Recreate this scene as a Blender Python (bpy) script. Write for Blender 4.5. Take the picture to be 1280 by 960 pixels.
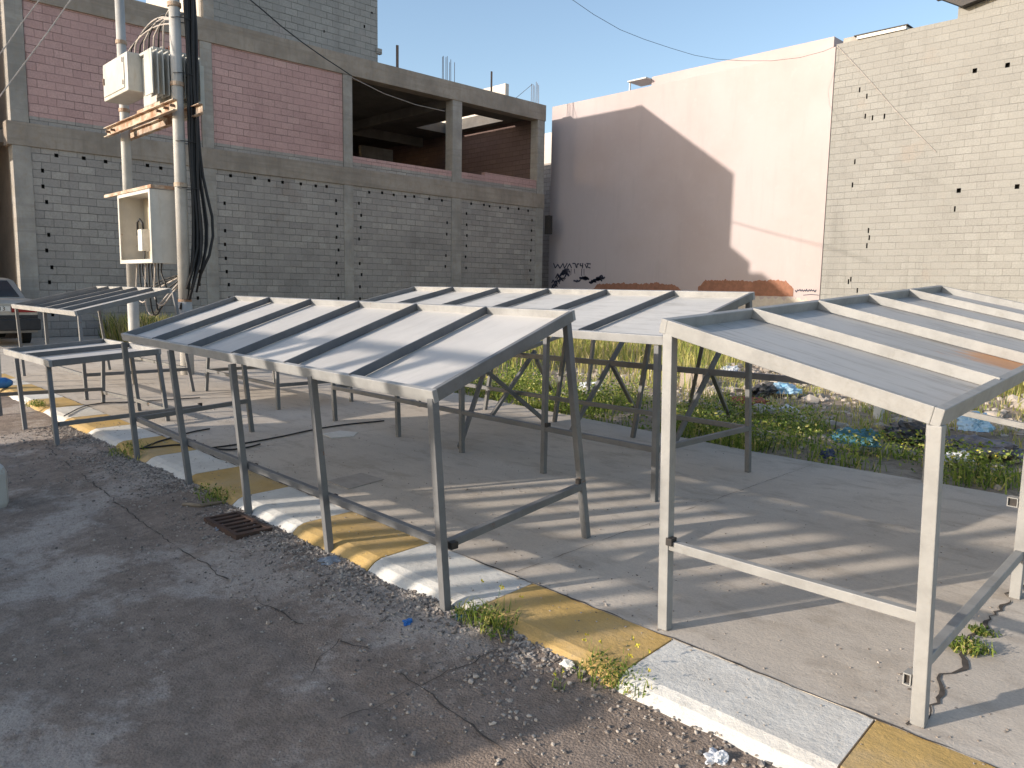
import bpy, math, random
import numpy as np
from mathutils import Vector, Matrix, noise
random.seed(7); rng = np.random.default_rng(7)
S = bpy.context.scene
COL = S.collection
for o in list(bpy.data.objects): bpy.data.objects.remove(o)

# ---------------------------------------------------------------- camera
F_PX, PITCH, ROLL, YAW, HC = 961.668, .12414966, .01634086, .79863804, 1.45
fw = Vector((-math.sin(YAW)*math.cos(PITCH), math.cos(YAW)*math.cos(PITCH), -math.sin(PITCH)))
rt = Vector((math.cos(YAW), math.sin(YAW), 0)); up = rt.cross(fw)
r2 = math.cos(ROLL)*rt + math.sin(ROLL)*up
u2 = -math.sin(ROLL)*rt + math.cos(ROLL)*up
cam = bpy.data.cameras.new('camera'); co = bpy.data.objects.new('camera', cam); COL.objects.link(co)
cam.sensor_width = 36; cam.lens = F_PX/1280*36; cam.clip_end = 2000; cam.clip_start = .05
m = Matrix((r2, u2, -fw)).transposed().to_4x4(); m.translation = (0, 0, HC)
co.matrix_world = m
S.camera = co

# ---------------------------------------------------------------- light
EL = math.radians(16.3); AZ = math.atan2(-.407, -.9135)
sun_dir = Vector((math.sin(AZ)*math.cos(EL), math.cos(AZ)*math.cos(EL), math.sin(EL)))
W = bpy.data.worlds.new('World'); S.world = W; W.use_nodes = True
nt = W.node_tree; nt.nodes.clear()
sky = nt.nodes.new('ShaderNodeTexSky'); sky.sky_type = 'NISHITA'; sky.sun_disc = False
sky.sun_elevation = EL; sky.sun_rotation = AZ; sky.altitude = 200; sky.air_density = 1.0; sky.dust_density = 1.5; sky.ozone_density = 1.0
bg = nt.nodes.new('ShaderNodeBackground'); bg.inputs[1].default_value = .130
out = nt.nodes.new('ShaderNodeOutputWorld')
nt.links.new(sky.outputs[0], bg.inputs[0]); nt.links.new(bg.outputs[0], out.inputs[0])
sl = bpy.data.lights.new('sun', 'SUN'); sl.energy = 2.95; sl.angle = math.radians(.53); sl.color = (1, .91, .80)
so = bpy.data.objects.new('sun', sl); COL.objects.link(so)
so.rotation_euler = (-sun_dir).to_track_quat('-Z', 'Y').to_euler(); so.location = (-10, -20, 20)
S.view_settings.view_transform = 'Standard'; S.view_settings.look = 'None'
S.view_settings.exposure = .98; S.view_settings.gamma = 1

# ---------------------------------------------------------------- helpers
class Nd:
    def __init__(s, name):
        s.m = bpy.data.materials.new(name); s.m.use_nodes = True
        s.t = s.m.node_tree; s.b = s.t.nodes['Principled BSDF']
        s.pos = s.n('ShaderNodeNewGeometry').outputs['Position']
    def n(s, typ, **kw):
        x = s.t.nodes.new(typ)
        for k, v in kw.items(): setattr(x, k, v)
        return x
    def l(s, a, b): s.t.links.new(a, b)
    def noise(s, scale, detail=4, rough=.6, vec=None, stretch=None):
        x = s.n('ShaderNodeTexNoise'); x.inputs['Scale'].default_value = scale
        x.inputs['Detail'].default_value = detail; x.inputs['Roughness'].default_value = rough
        v = vec if vec is not None else s.pos
        if stretch:
            mp = s.n('ShaderNodeVectorMath', operation='MULTIPLY'); s.l(v, mp.inputs[0]); mp.inputs[1].default_value = stretch; v = mp.outputs[0]
        s.l(v, x.inputs['Vector']); return x.outputs['Fac']
    def ramp(s, fac, lo, hi, a=0., b=1.):
        x = s.n('ShaderNodeMapRange', interpolation_type='SMOOTHSTEP'); s.l(fac, x.inputs[0])
        x.inputs[1].default_value = lo; x.inputs[2].default_value = hi; x.inputs[3].default_value = a; x.inputs[4].default_value = b
        return x.outputs[0]
    def mix(s, fac, a, b, typ='MIX'):
        x = s.n('ShaderNodeMix', data_type='RGBA', blend_type=typ)
        if isinstance(fac, (int, float)): x.inputs[0].default_value = fac
        else: s.l(fac, x.inputs[0])
        for k, c in ((6, a), (7, b)):
            if isinstance(c, tuple): x.inputs[k].default_value = (*c[:3], 1)
            else: s.l(c, x.inputs[k])
        return x.outputs[2]
    def math(s, op, a, b=0.):
        x = s.n('ShaderNodeMath', operation=op)
        for k, c in ((0, a), (1, b)):
            if isinstance(c, (int, float)): x.inputs[k].default_value = c
            else: s.l(c, x.inputs[k])
        return x.outputs[0]
    def bump(s, h, strength, dist):
        x = s.n('ShaderNodeBump'); x.inputs['Strength'].default_value = strength; x.inputs['Distance'].default_value = dist
        s.l(h, x.inputs['Height']); s.l(x.outputs[0], s.b.inputs['Normal'])
    def done(s, col, rough=.8, metal=0., spec=.35):
        if isinstance(col, tuple): s.b.inputs['Base Color'].default_value = (*col[:3], 1)
        else: s.l(col, s.b.inputs['Base Color'])
        if isinstance(rough, (int, float)): s.b.inputs['Roughness'].default_value = rough
        else: s.l(rough, s.b.inputs['Roughness'])
        s.b.inputs['Metallic'].default_value = metal; s.b.inputs['Specular IOR Level'].default_value = spec
        return s.m

def simple(name, c1, c2=None, scale=3., rough=.7, bump=0., bscale=40., metal=0., spec=.35):
    d = Nd(name); c2 = c2 or tuple(x*.75 for x in c1)
    col = d.mix(d.ramp(d.noise(scale, 5, .65), .35, .65), c1, c2)
    if bump: d.bump(d.noise(bscale, 4, .6), bump, .01)
    return d.done(col, rough, metal, spec)

class MB:
    def __init__(s): s.v = []; s.f = []; s.mi = []
    def add(s, vs, fs, mi=0):
        o = len(s.v); s.v += [tuple(v) for v in vs]; s.f += [tuple(o+i for i in f) for f in fs]; s.mi += [mi]*len(fs)
    def box(s, x0, x1, y0, y1, z0, z1, mi=0):
        s.add([(x0,y0,z0),(x1,y0,z0),(x1,y1,z0),(x0,y1,z0),(x0,y0,z1),(x1,y0,z1),(x1,y1,z1),(x0,y1,z1)],
              [(0,3,2,1),(4,5,6,7),(0,1,5,4),(1,2,6,5),(2,3,7,6),(3,0,4,7)], mi); return s
    def bar(s, p, q, w, h, upv=(0,0,1), mi=0):
        p = Vector(p); q = Vector(q); d = (q-p).normalized(); a = d.cross(Vector(upv))
        if a.length < 1e-4: a = d.cross(Vector((1,0,0)))
        a.normalize(); b = a.cross(d).normalized()
        vs = [c + a*sx*w/2 + b*sy*h/2 for c in (p, q) for sx, sy in ((-1,-1),(1,-1),(1,1),(-1,1))]
        s.add(vs, [(0,1,2,3)[::-1],(4,5,6,7),(0,1,5,4),(1,2,6,5),(2,3,7,6),(3,0,4,7)], mi); return s
    def tube(s, pts, r, n=8, mi=0, cap=True):
        pts = [Vector(p) for p in pts]; rs = r if isinstance(r, (list, tuple)) else [r]*len(pts)
        o = len(s.v); prev = None
        for i, p in enumerate(pts):
            d = (pts[min(i+1, len(pts)-1)] - pts[max(i-1, 0)]).normalized()
            a = prev - d*prev.dot(d) if prev is not None else d.cross(Vector((0,0,1)) if abs(d.z) < .9 else Vector((1,0,0)))
            a.normalize(); prev = a; b = d.cross(a)
            for k in range(n):
                t = 2*math.pi*k/n; s.v.append(tuple(p + (a*math.cos(t) + b*math.sin(t))*rs[i]))
        for i in range(len(pts)-1):
            for k in range(n):
                k2 = (k+1) % n; s.f.append((o+i*n+k, o+i*n+k2, o+(i+1)*n+k2, o+(i+1)*n+k)); s.mi.append(mi)
        if cap:
            s.f.append(tuple(o+k for k in range(n))[::-1]); s.mi.append(mi)
            e = o+(len(pts)-1)*n; s.f.append(tuple(e+k for k in range(n))); s.mi.append(mi)
        return s
    def prism(s, poly, axis_pts):   # poly: list of 3D points, extruded by vector
        n = len(poly); e = Vector(axis_pts)
        vs = [Vector(p) for p in poly] + [Vector(p)+e for p in poly]
        s.add(vs, [tuple(range(n))[::-1], tuple(range(n, 2*n))] + [(i, (i+1) % n, n+(i+1) % n, n+i) for i in range(n)]); return s
    def build(s, name, mats, parent=None, smooth=False, bevel=0., loc=None):
        if loc is None: loc = Vector(parent['_o']) if parent else Vector((0,0,0))
        loc = Vector(loc)
        me = bpy.data.meshes.new(name)
        me.from_pydata([(v[0]-loc.x, v[1]-loc.y, v[2]-loc.z) for v in s.v], [], s.f)
        for mm in (mats if isinstance(mats, (list, tuple)) else [mats]): me.materials.append(mm)
        me.polygons.foreach_set('material_index', s.mi)
        if smooth: me.polygons.foreach_set('use_smooth', [True]*len(s.f))
        import bmesh
        bm = bmesh.new(); bm.from_mesh(me); bmesh.ops.recalc_face_normals(bm, faces=bm.faces); bm.to_mesh(me); bm.free()
        o = bpy.data.objects.new(name, me); COL.objects.link(o); o['_o'] = tuple(loc)
        if parent: o.parent = parent; o.location = loc - Vector(parent['_o'])
        else: o.location = loc
        if bevel:
            b = o.modifiers.new('bevel', 'BEVEL'); b.width = bevel; b.segments = 2; b.limit_method = 'ANGLE'; b.angle_limit = math.radians(40)
        return o

def fast(name, V, T, mats, mi=None, loc=(0,0,0), smooth=False):
    me = bpy.data.meshes.new(name)
    V = np.asarray(V, np.float32) - np.asarray(loc, np.float32); T = np.asarray(T, np.int32); k = T.shape[1]
    me.vertices.add(len(V)); me.vertices.foreach_set('co', V.ravel())
    me.loops.add(T.size); me.loops.foreach_set('vertex_index', T.ravel())
    me.polygons.add(len(T)); me.polygons.foreach_set('loop_start', np.arange(0, T.size, k, dtype=np.int32))
    for mm in mats: me.materials.append(mm)
    if mi is not None: me.polygons.foreach_set('material_index', np.asarray(mi, np.int32))
    me.polygons.foreach_set('use_smooth', np.full(len(T), smooth))
    me.update(calc_edges=True); me.validate()
    o = bpy.data.objects.new(name, me); COL.objects.link(o); o.location = loc; o['_o'] = tuple(loc); return o

def tag(o, label, cat, group=None):
    o['label'] = label; o['category'] = cat
    if group: o['group'] = group
    return o
def thing(name, label, cat, loc, group=None):
    o = bpy.data.objects.new(name, None); COL.objects.link(o); o.location = loc; o['_o'] = tuple(loc)
    o.empty_display_size = .2
    return tag(o, label, cat, group)
def kind(o, k): o['kind'] = k; return o

# pixel ray (1280x960 photo) -> world, used to read measured positions once
def ray(x, y): return fw + (x-640)/F_PX*r2 - (y-480)/F_PX*u2
def atz(x, y, z=0.):
    d = ray(x, y); return Vector((0,0,HC)) + d*((z-HC)/d.z)
def aty(x, y, Y):
    d = ray(x, y); return Vector((0,0,HC)) + d*(Y/d.y)
def atx(x, y, X):
    d = ray(x, y); return Vector((0,0,HC)) + d*(X/d.x)

def lerp(a, b, t): return a + (b-a)*t
# ---------------------------------------------------------------- materials
def wallvec(d, wob=.006):
    sx = d.n('ShaderNodeSeparateXYZ'); d.l(d.pos, sx.inputs[0])
    u = d.math('ADD', sx.outputs[0], sx.outputs[1])
    nz = d.noise(1.7, 3); n2 = d.noise(2.3, 3, vec=None, stretch=(1.3, 1.1, .9))
    u = d.math('ADD', u, d.math('MULTIPLY', d.math('SUBTRACT', nz, .5), wob*6))
    v = d.math('ADD', sx.outputs[2], d.math('MULTIPLY', d.math('SUBTRACT', n2, .5), wob*5))
    c = d.n('ShaderNodeCombineXYZ'); d.l(u, c.inputs[0]); d.l(v, c.inputs[1]); return c.outputs[0], sx
def blockwall(name, c1, c2, mortar, row=.2, wid=.41, msize=.009, stain=.75, bump=.7, alt=None, altlo=.6, line=.42):
    d = Nd(name); vec, sx = wallvec(d)
    b = d.n('ShaderNodeTexBrick'); d.l(vec, b.inputs['Vector']); b.inputs['Scale'].default_value = 1
    b.inputs['Mortar Size'].default_value = msize; b.inputs['Mortar Smooth'].default_value = .25; b.inputs['Bias'].default_value = 0
    b.inputs['Brick Width'].default_value = wid; b.inputs['Row Height'].default_value = row
    b.inputs['Color1'].default_value = (*c1, 1); b.inputs['Color2'].default_value = (*c2, 1); b.inputs['Mortar'].default_value = (*mortar, 1)
    col = b.outputs['Color']
    big = d.ramp(d.noise(.45, 5, .6), .35, .7)
    col = d.mix(d.math('MULTIPLY', big, .5), col, tuple(x*stain for x in c1), 'MIX')
    if alt: col = d.mix(d.math('MULTIPLY', d.ramp(d.noise(.8, 3), altlo, altlo+.1), .35), col, alt)
    vv = d.n('ShaderNodeSeparateXYZ'); d.l(vec, vv.inputs[0])
    fr_ = d.math('FRACT', d.math('DIVIDE', vv.outputs[1], row)); ln_ = d.math('ADD', d.ramp(fr_, .075, .03), d.ramp(fr_, .955, .985))
    ln_ = d.math('MULTIPLY', ln_, d.ramp(d.noise(3.1, 4, .7, stretch=(.5, .5, 3)), .42, .58, 0, line))
    col = d.mix(ln_, col, tuple(x*.35 for x in mortar))  # broken shadow lines under the courses, put into the colour
    fine = d.noise(22, 5, .7); col = d.mix(d.ramp(fine, .3, .75, .0, .28), col, (.06,.055,.05))
    st_ = d.noise(1.5, 5, .7, stretch=(1.5, 1.5, .14)); col = d.mix(d.ramp(st_, .52, .72, 0, .4), col, tuple(x*.62 for x in c1))
    # smeared mortar that hides some joints
    sm = d.ramp(d.noise(1.2, 4), .42, .6); col = d.mix(d.math('MULTIPLY', sm, .42), col, tuple(x*.95 for x in c1))
    h = d.math('ADD', d.math('SUBTRACT', d.math('MULTIPLY', b.outputs['Fac'], -1.), ln_), d.math('MULTIPLY', fine, .35))
    d.bump(h, bump, .012); return d.done(col, .92, 0, .2)
M = {}
M['block_grey'] = blockwall('grey_concrete_block', (.375,.335,.30), (.51,.455,.40), (.215,.195,.178), alt=(.28,.21,.165), stain=.68)
M['block_pink'] = blockwall('pink_concrete_block', (.58,.36,.325), (.68,.435,.39), (.34,.215,.195), alt=(.52,.39,.35))
M['block_pale'] = blockwall('pale_concrete_block', (.30,.29,.268), (.345,.335,.31), (.225,.215,.198), msize=.007, stain=.88, bump=.55, alt=(.36,.30,.25), altlo=.6, line=.3)
M['block_top'] = blockwall('weathered_block', (.33,.32,.30), (.40,.385,.36), (.18,.175,.16), alt=(.42,.36,.34))
M['hole'] = simple('dark_hole', (.02,.018,.016))
def concrete(name, c, streak=True, lines=True):
    d = Nd(name); sx = d.n('ShaderNodeSeparateXYZ'); d.l(d.pos, sx.inputs[0])
    a = d.mix(d.ramp(d.noise(1.1, 5, .65), .3, .7), c, tuple(x*.68 for x in c))
    a = d.mix(d.ramp(d.noise(6, 5, .7), .45, .75, 0, .6), a, (c[0]*.8, c[1]*.72, c[2]*.62))
    if streak: a = d.mix(d.ramp(d.noise(2.2, 4, .7, stretch=(2, 2, .22)), .5, .75, 0, .5), a, tuple(x*.55 for x in c))
    fine = d.noise(35, 4, .7)
    h = fine
    if lines:
        bl = d.noise(1, 2, stretch=(.3, .3, 7)); a = d.mix(d.ramp(bl, .55, .6, 0, .22), a, tuple(x*.5 for x in c)); h = d.math('ADD', fine, d.math('MULTIPLY', bl, 1.5))
    d.bump(h, .35, .012); return d.done(a, .9, 0, .2)
M['concrete'] = concrete('cast_concrete', (.40,.335,.275))
M['concrete_col'] = concrete('column_concrete', (.43,.39,.345))
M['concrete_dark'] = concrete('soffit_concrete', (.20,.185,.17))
def plaster(name, c):
    d = Nd(name)
    a = d.mix(d.ramp(d.noise(.35, 5, .6), .35, .7), c, (c[0]*.93, c[1]*.90, c[2]*.88))
    a = d.mix(d.ramp(d.noise(1.5, 4, .7, stretch=(1.6, 1.6, .2)), .5, .75, 0, .3), a, tuple(x*.8 for x in c))
    a = d.mix(d.ramp(d.noise(2.4, 6, .75), .56, .66, 0, .22), a, (min(1,c[0]*1.12), c[1]*1.12, c[2]*1.1))
    d.bump(d.noise(9, 5, .7), .25, .01); return d.done(a, .85, 0, .25)
M['pink_plaster'] = plaster('pink_plaster', (.48,.405,.395))
M['pale_plaster'] = plaster('pale_plaster', (.66,.60,.53))
M['inner_block'] = blockwall('dimmed_pink_block', (.20,.135,.12), (.25,.17,.15), (.10,.075,.07))  # pink block with shade put into its colour, keeps the interior dim
M['brown_wall'] = simple('brown_render', (.26,.20,.155), (.2,.155,.12), 2, .9, .2, 20)
M['patch'] = simple('brown_repair_mortar', (.33,.155,.10), (.26,.125,.08), 8, .95, .5, 30)
M['cream_patch'] = simple('cream_repair_plaster', (.56,.50,.43), (.50,.43,.36), 5, .95, .3, 30)
M['spray'] = simple('blue_black_spray_paint', (.03,.035,.06), (.05,.05,.08), 4, .7)
M['wire_dark'] = simple('black_cable_rubber', (.022,.022,.024), None, 9, .55)
M['wire_pale'] = simple('pale_cable', (.45,.40,.36), None, 9, .5)
M['steel_pole'] = simple('pole_grey_paint', (.45,.435,.41), (.37,.35,.325), 2.5, .55, .1, 30)
M['rebar'] = simple('rebar_steel', (.13,.10,.085), (.2,.12,.08), 30, .7)
M['channel'] = simple('rusty_channel_steel', (.52,.45,.36), (.27,.14,.075), 3.2, .7, .2, 40)
M['cream_paint'] = simple('cream_enamel', (.56,.535,.48), (.49,.455,.39), 2.2, .45, .05, 30)
def enamel(name, c):
    d = Nd(name); a = d.mix(d.ramp(d.noise(2.2, 5, .65), .35, .65), c, tuple(x*.84 for x in c))
    a = d.mix(d.ramp(d.noise(5, 5, .7, stretch=(2.2, 2.2, .25)), .55, .72, 0, .5), a, (c[0]*.72, c[1]*.6, c[2]*.45))
    a = d.mix(d.ramp(d.noise(7, 6, .75), .64, .7, 0, .8), a, (.22,.10,.05)); d.bump(d.noise(12, 3), .06, .01); return d.done(a, .45)
M['cream_paint'] = enamel('worn_cream_enamel', (.54,.52,.475))
M['cream_in'] = simple('aged_cream_liner', (.52,.46,.36), (.44,.36,.25), 3, .6)
M['fin'] = simple('transformer_fin_paint', (.50,.49,.45), (.42,.41,.37), 3, .45)
M['rim_plate'] = simple('dull_aluminium', (.35,.35,.34), None, 9, .4, 0, 40, .5)
M['ceramic'] = simple('brown_ceramic', (.16,.07,.04), None, 9, .25)
M['white_plastic'] = simple('white_plastic', (.7,.68,.63), (.6,.57,.52), 7, .5)
M['black'] = simple('black_steel', (.025,.024,.024), (.05,.04,.035), 20, .6)
# stall steel
def stall_steel(name, c, rust=.64):
    d = Nd(name)
    a = d.mix(d.ramp(d.noise(5, 5, .7), .3, .75), c, tuple(x*.72 for x in c))
    a = d.mix(d.ramp(d.noise(18, 5, .75), .5, .8, 0, .5), a, (c[0]*.62, c[1]*.58, c[2]*.52))
    a = d.mix(d.ramp(d.noise(6.5, 6, .75), rust, rust+.06, 0, .85), a, (.17,.075,.035))
    d.bump(d.noise(60, 3), .12, .004); return d.done(a, .52, 0., .45)
M['steel'] = stall_steel('grey_painted_tube', (.175,.172,.17))
M['steel_shaded'] = stall_steel('shaded_tone_rib', (.13,.13,.133))  # same paint as the tubes, darkened to put shade into the ribs
M['steel_sunlit'] = stall_steel('sunlit_tone_tube', (.36,.35,.335), .66)  # same tube paint, lightened to put sunlight into front and back beams
M['steel_pale'] = stall_steel('pale_painted_tube', (.31,.302,.288), .70)
def sheet(name, c, sx_, rusty, dirt, spot=None):
    d = Nd(name)
    a = d.mix(d.ramp(d.noise(1.3, 4, .6), .35, .7), c, tuple(x*.86 for x in c))
    st = d.noise(1.6, 6, .75, stretch=sx_)
    a = d.mix(d.ramp(st, .48, .7, 0, dirt), a, (c[0]*.5, c[1]*.47, c[2]*.42))
    a = d.mix(d.ramp(d.noise(14, 5, .8, stretch=(sx_[0]*.3, sx_[1]*.3, 1)), .56, .75, 0, dirt*.8), a, (c[0]*.55, c[1]*.5, c[2]*.44))
    r = d.ramp(d.noise(1.15, 6, .7, stretch=(max(1, sx_[0]*.16), max(1, sx_[1]*.16), 1)), rusty, rusty+.09)
    a = d.mix(r, a, (.42,.19,.07))
    if spot:
        ds = d.n('ShaderNodeVectorMath', operation='SUBTRACT'); d.l(d.pos, ds.inputs[0]); ds.inputs[1].default_value = spot[:3]
        sc_ = d.n('ShaderNodeVectorMath', operation='MULTIPLY'); d.l(ds.outputs[0], sc_.inputs[0]); sc_.inputs[1].default_value = (3.4, 4.2, 0)
        ln = d.n('ShaderNodeVectorMath', operation='LENGTH'); d.l(sc_.outputs[0], ln.inputs[0])
        k_ = d.math('ADD', ln.outputs['Value'], d.math('MULTIPLY', d.noise(5, 6, .75, stretch=(.6, 4, 1)), 1.6))
        a = d.mix(d.ramp(k_, 1.75, 1.2, 0, .85), a, (.50,.21,.06))
    d.bump(d.noise(3.5, 3), .18, .02); return d.done(a, .5, 0., .4)
M['sheet'] = sheet('pale_tray_sheet', (.575,.54,.50), (9, 1.5, 1), .80, .18)
_pn = Vector((0,3.75,.2)).cross(Vector((-1.1,0,.25))).normalized(); _d = ray(1266, 447); _o = Vector((0,0,HC)); _p = _o + _d*((Vector((-.775,2.69,1.06))-_o).dot(_pn)/_d.dot(_pn))
M['sheet_worn'] = sheet('worn_tray_sheet', (.40,.385,.365), (1.2, 11, 1), .70, .85, _p)
M['sheet_far'] = sheet('streaked_tray_sheet', (.55,.52,.48), (1.5, 9, 1), .82, .45)
# ground
def m_slab():
    d = Nd('pavement_concrete')
    c = (.60,.525,.44)
    a = d.mix(d.ramp(d.noise(.8, 6, .65), .3, .72), c, (.50,.435,.365))
    a = d.mix(d.ramp(d.noise(2.6, 6, .7, stretch=(1, 2.2, 1)), .48, .66, 0, .6), a, (.37,.31,.25))
    a = d.mix(d.ramp(d.noise(1.3, 7, .72, stretch=(1.2, 1, 1)), .55, .63, 0, .35), a, (.36,.30,.24))
    a = d.mix(d.ramp(d.noise(5.5, 5, .7), .58, .75, 0, .5), a, (.66,.60,.52))
    a = d.mix(d.ramp(d.noise(70, 4, .8), .35, .7, 0, .35), a, (.30,.265,.23))
    sp = d.n('ShaderNodeTexVoronoi'); sp.inputs['Scale'].default_value = 7; d.l(d.pos, sp.inputs['Vector'])
    a = d.mix(d.ramp(sp.outputs['Distance'], .05, .035, 0, .7), a, (.13,.11,.095))
    d.bump(d.math('ADD', d.noise(4, 4), d.math('MULTIPLY', d.noise(90, 4), .3)), .35, .02); return d.done(a, .9, 0, .2)
M['slab'] = m_slab()
def m_road():
    d = Nd('worn_dirt_road')
    dirt = d.mix(d.ramp(d.noise(9, 6, .7), .3, .7), (.335,.262,.21), (.22,.17,.135))
    cem = d.mix(d.ramp(d.noise(5, 6, .7), .3, .7), (.49,.415,.355), (.395,.33,.28))
    f = d.math('ADD', d.noise(.8, 8, .68), d.math('MULTIPLY', d.noise(14, 6, .8), .22))
    a = d.mix(d.ramp(f, .60, .70), dirt, cem)
    a = d.mix(d.ramp(d.noise(45, 5, .8), .45, .7, 0, .5), a, (.12,.10,.085))
    a = d.mix(d.ramp(d.noise(60, 3, .7), .62, .7, 0, .55), a, (.32,.29,.26))
    v = d.n('ShaderNodeTexVoronoi'); v.inputs['Scale'].default_value = 95; d.l(d.pos, v.inputs['Vector'])
    h = d.math('ADD', d.math('MULTIPLY', v.outputs['Distance'], -.5), d.math('MULTIPLY', d.noise(16, 8, .8), 1.7))
    d.bump(h, .6, .02); return d.done(a, .95, 0, .2)
M['road'] = m_road()
def m_lot():
    d = Nd('rubble_soil'); 
    a = d.mix(d.ramp(d.noise(1.2, 6, .7), .3, .7), (.47,.38,.295), (.33,.26,.195))
    a = d.mix(d.ramp(d.noise(7, 6, .75), .45, .7, 0, .8), a, (.17,.13,.095))
    a = d.mix(d.ramp(d.noise(30, 4, .75), .55, .75, 0, .5), a, (.58,.52,.44))
    d.bump(d.noise(14, 6, .75), .9, .05); return d.done(a, .95, 0, .15)
M['lot'] = m_lot()
M['earth'] = simple('bare_earth', (.48,.40,.31), (.40,.33,.25), .4, .95, .4, 12)
def m_kerb(name, c, chip):
    d = Nd(name)
    a = d.mix(d.ramp(d.noise(2.2, 6, .7), .35, .7), c, tuple(x*.8 for x in c))
    a = d.mix(d.ramp(d.noise(5.0, 6, .75, stretch=(1, 2, 1)), chip, chip+.1, 0, .75), a, (.30,.27,.235))
    a = d.mix(d.ramp(d.noise(1.6, 6, .7), .4, .7, .05, .35), a, (.48,.42,.35))
    a = d.mix(d.ramp(d.noise(26, 5, .8), .56, .72, 0, .5), a, (.2,.175,.145))
    d.bump(d.noise(20, 5, .75), .45, .015); return d.done(a, .8, 0, .3)
M['kerb_y'] = m_kerb('worn_yellow_paint', (.56,.36,.115), .66)
M['kerb_w'] = m_kerb('worn_white_paint', (.72,.69,.63), .60)
def m_peb():
    d = Nd('pebbles'); v = d.n('ShaderNodeTexVoronoi'); v.inputs['Scale'].default_value = 45; d.l(d.pos, v.inputs['Vector'])
    sx = d.n('ShaderNodeSeparateColor'); d.l(v.outputs['Color'], sx.inputs[0])
    a = d.mix(sx.outputs[0], (.20,.165,.14), (.48,.42,.36)); a = d.mix(d.ramp(sx.outputs[1], .75, .9), a, (.36,.32,.28)); a = d.mix(d.ramp(sx.outputs[2], .7, .8, 0, .7), a, (.075,.065,.06))
    return d.done(a, .9, 0, .2)
M['pebble'] = m_peb()
M['crack'] = simple('dark_crack_dirt', (.10,.082,.068), (.06,.05,.043), 20, .95)
def leafmat(name, c, tr=.4):
    d = Nd(name); a = d.mix(d.ramp(d.noise(3, 3), .3, .7), c, (c[0]*.7, c[1]*.72, c[2]*.7))
    mm = d.done(a, .6, 0, .3)
    t = d.n('ShaderNodeBsdfTranslucent'); d.l(a, t.inputs[0]); mx = d.n('ShaderNodeMixShader'); mx.inputs[0].default_value = tr
    o = [n for n in d.t.nodes if n.type == 'OUTPUT_MATERIAL'][0]
    d.l(d.b.outputs[0], mx.inputs[1]); d.l(t.outputs[0], mx.inputs[2]); d.l(mx.outputs[0], o.inputs[0]); return mm
G1 = leafmat('weed_green', (.20,.285,.05)); G2 = leafmat('weed_light_green', (.36,.42,.09)); G3 = leafmat('weed_dark_green', (.10,.15,.04))
GY = leafmat('yellow_green_grass', (.56,.50,.15)); GD = leafmat('dry_straw', (.62,.50,.27)); FY = simple('yellow_petal', (.62,.52,.05), None, 5, .6); FW = simple('pale_yellow_petal', (.60,.58,.25), None, 5, .6)

# ---------------------------------------------------------------- ground
e = MB(); e.box(-400, 400, -400, 400, -1.2, -.35); kind(e.build('ground', M['earth']), 'structure')
def grid(name, x0, x1, y0, y1, st, hf, mat, skirt=.3):
    nx = int((x1-x0)/st)+1; ny = int((y1-y0)/st)+1
    xs = np.linspace(x0, x1, nx); ys = np.linspace(y0, y1, ny)
    V = [(x, y, hf(x, y)) for y in ys for x in xs]
    T = [(j*nx+i, j*nx+i+1, (j+1)*nx+i+1, (j+1)*nx+i) for j in range(ny-1) for i in range(nx-1)]
    o = fast(name, V, T, [mat], smooth=True); return kind(o, 'structure')
def hroad(x, y):
    p = Vector((x, y, 0))
    t = max(0, min(1, (y-.9)/1.25)); t = t*t*(3-2*t)
    h = -.105 + .052*t + .012*noise.noise(p*.8) + .009*noise.noise(p*2.7) + .006*noise.noise(p*8)
    k = max(0, min(1, (y-1.55)/.15))
    h += -.012*math.exp(-((y-1.52-.05*noise.noise(p*1.1))/.05)**2)
    if y > 1.9: h += .018*(y-1.9)/.35*(.5+noise.noise(p*2))
    if x < -14: h += -.02
    return h
grid('road', -26, 5, -5.5, 2.28, .06, hroad, M['road'])
# pavement slab
s = MB(); poly = [(5, 2.638), (5, 6.62), (-3.4, 6.42), (-8.2, 6.8), (-17.5, 7.6), (-22.4, 7.6), (-22.4, 2.638)]
s.prism([(x, y, -.33) for x, y in poly], (0, 0, .33)); kind(s.build('pavement', M['slab']), 'structure')
# painted kerb, stones of 0.82 m
k = MB(); x = 3.2 - .0; i = 0
edges = [4.04, 3.22, 2.40, 1.58, .76, -.06, -.88]
edges = sorted(edges) ; 
xs = [-.88-.822*j for j in range(-6, 26)]
for j in range(len(xs)-1):
    xa, xb = xs[j]-.004, xs[j+1]+.004; white = (j % 2 == 0)
    jz = random.uniform(-.0005, .003)
    prof = [(2.165, -.32), (2.178, -.085), (2.20, -.045), (2.243, -.014), (2.29, 0), (2.637, 0)]
    sk = -.06
    def P(x, y, z): return (x + sk*(y-2.44)/.2*.5, y + random.uniform(-.002, .002), z + jz)
    n = 7; rows = []
    for q in range(n+1):
        xx = xa + (xb-xa)*q/n; rr = []
        for (yy, zz) in prof:
            w = noise.noise(Vector((xx*5, yy*5, zz*9)))
            ch = .012*max(0, w-.15) if 2.17 < yy < 2.27 and zz > -.1 else 0
            rr.append((xx + sk*(yy-2.44)*1.2, yy + ch + .003*w, zz + jz - ch*.6 - .004*max(0, w)))
        rows.append(rr)
    vs = [p for r in rows for p in r]; L = len(prof)
    fs = [(a*L+b, (a+1)*L+b, (a+1)*L+b+1, a*L+b+1) for a in range(n) for b in range(L-1)] + [tuple(range(L)), tuple(n*L+b for b in range(L))[::-1]]
    k.add(vs, fs, 1 if white else 0)
kind(k.build('kerb', [M['kerb_y'], M['kerb_w']], smooth=False), 'structure')
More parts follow.
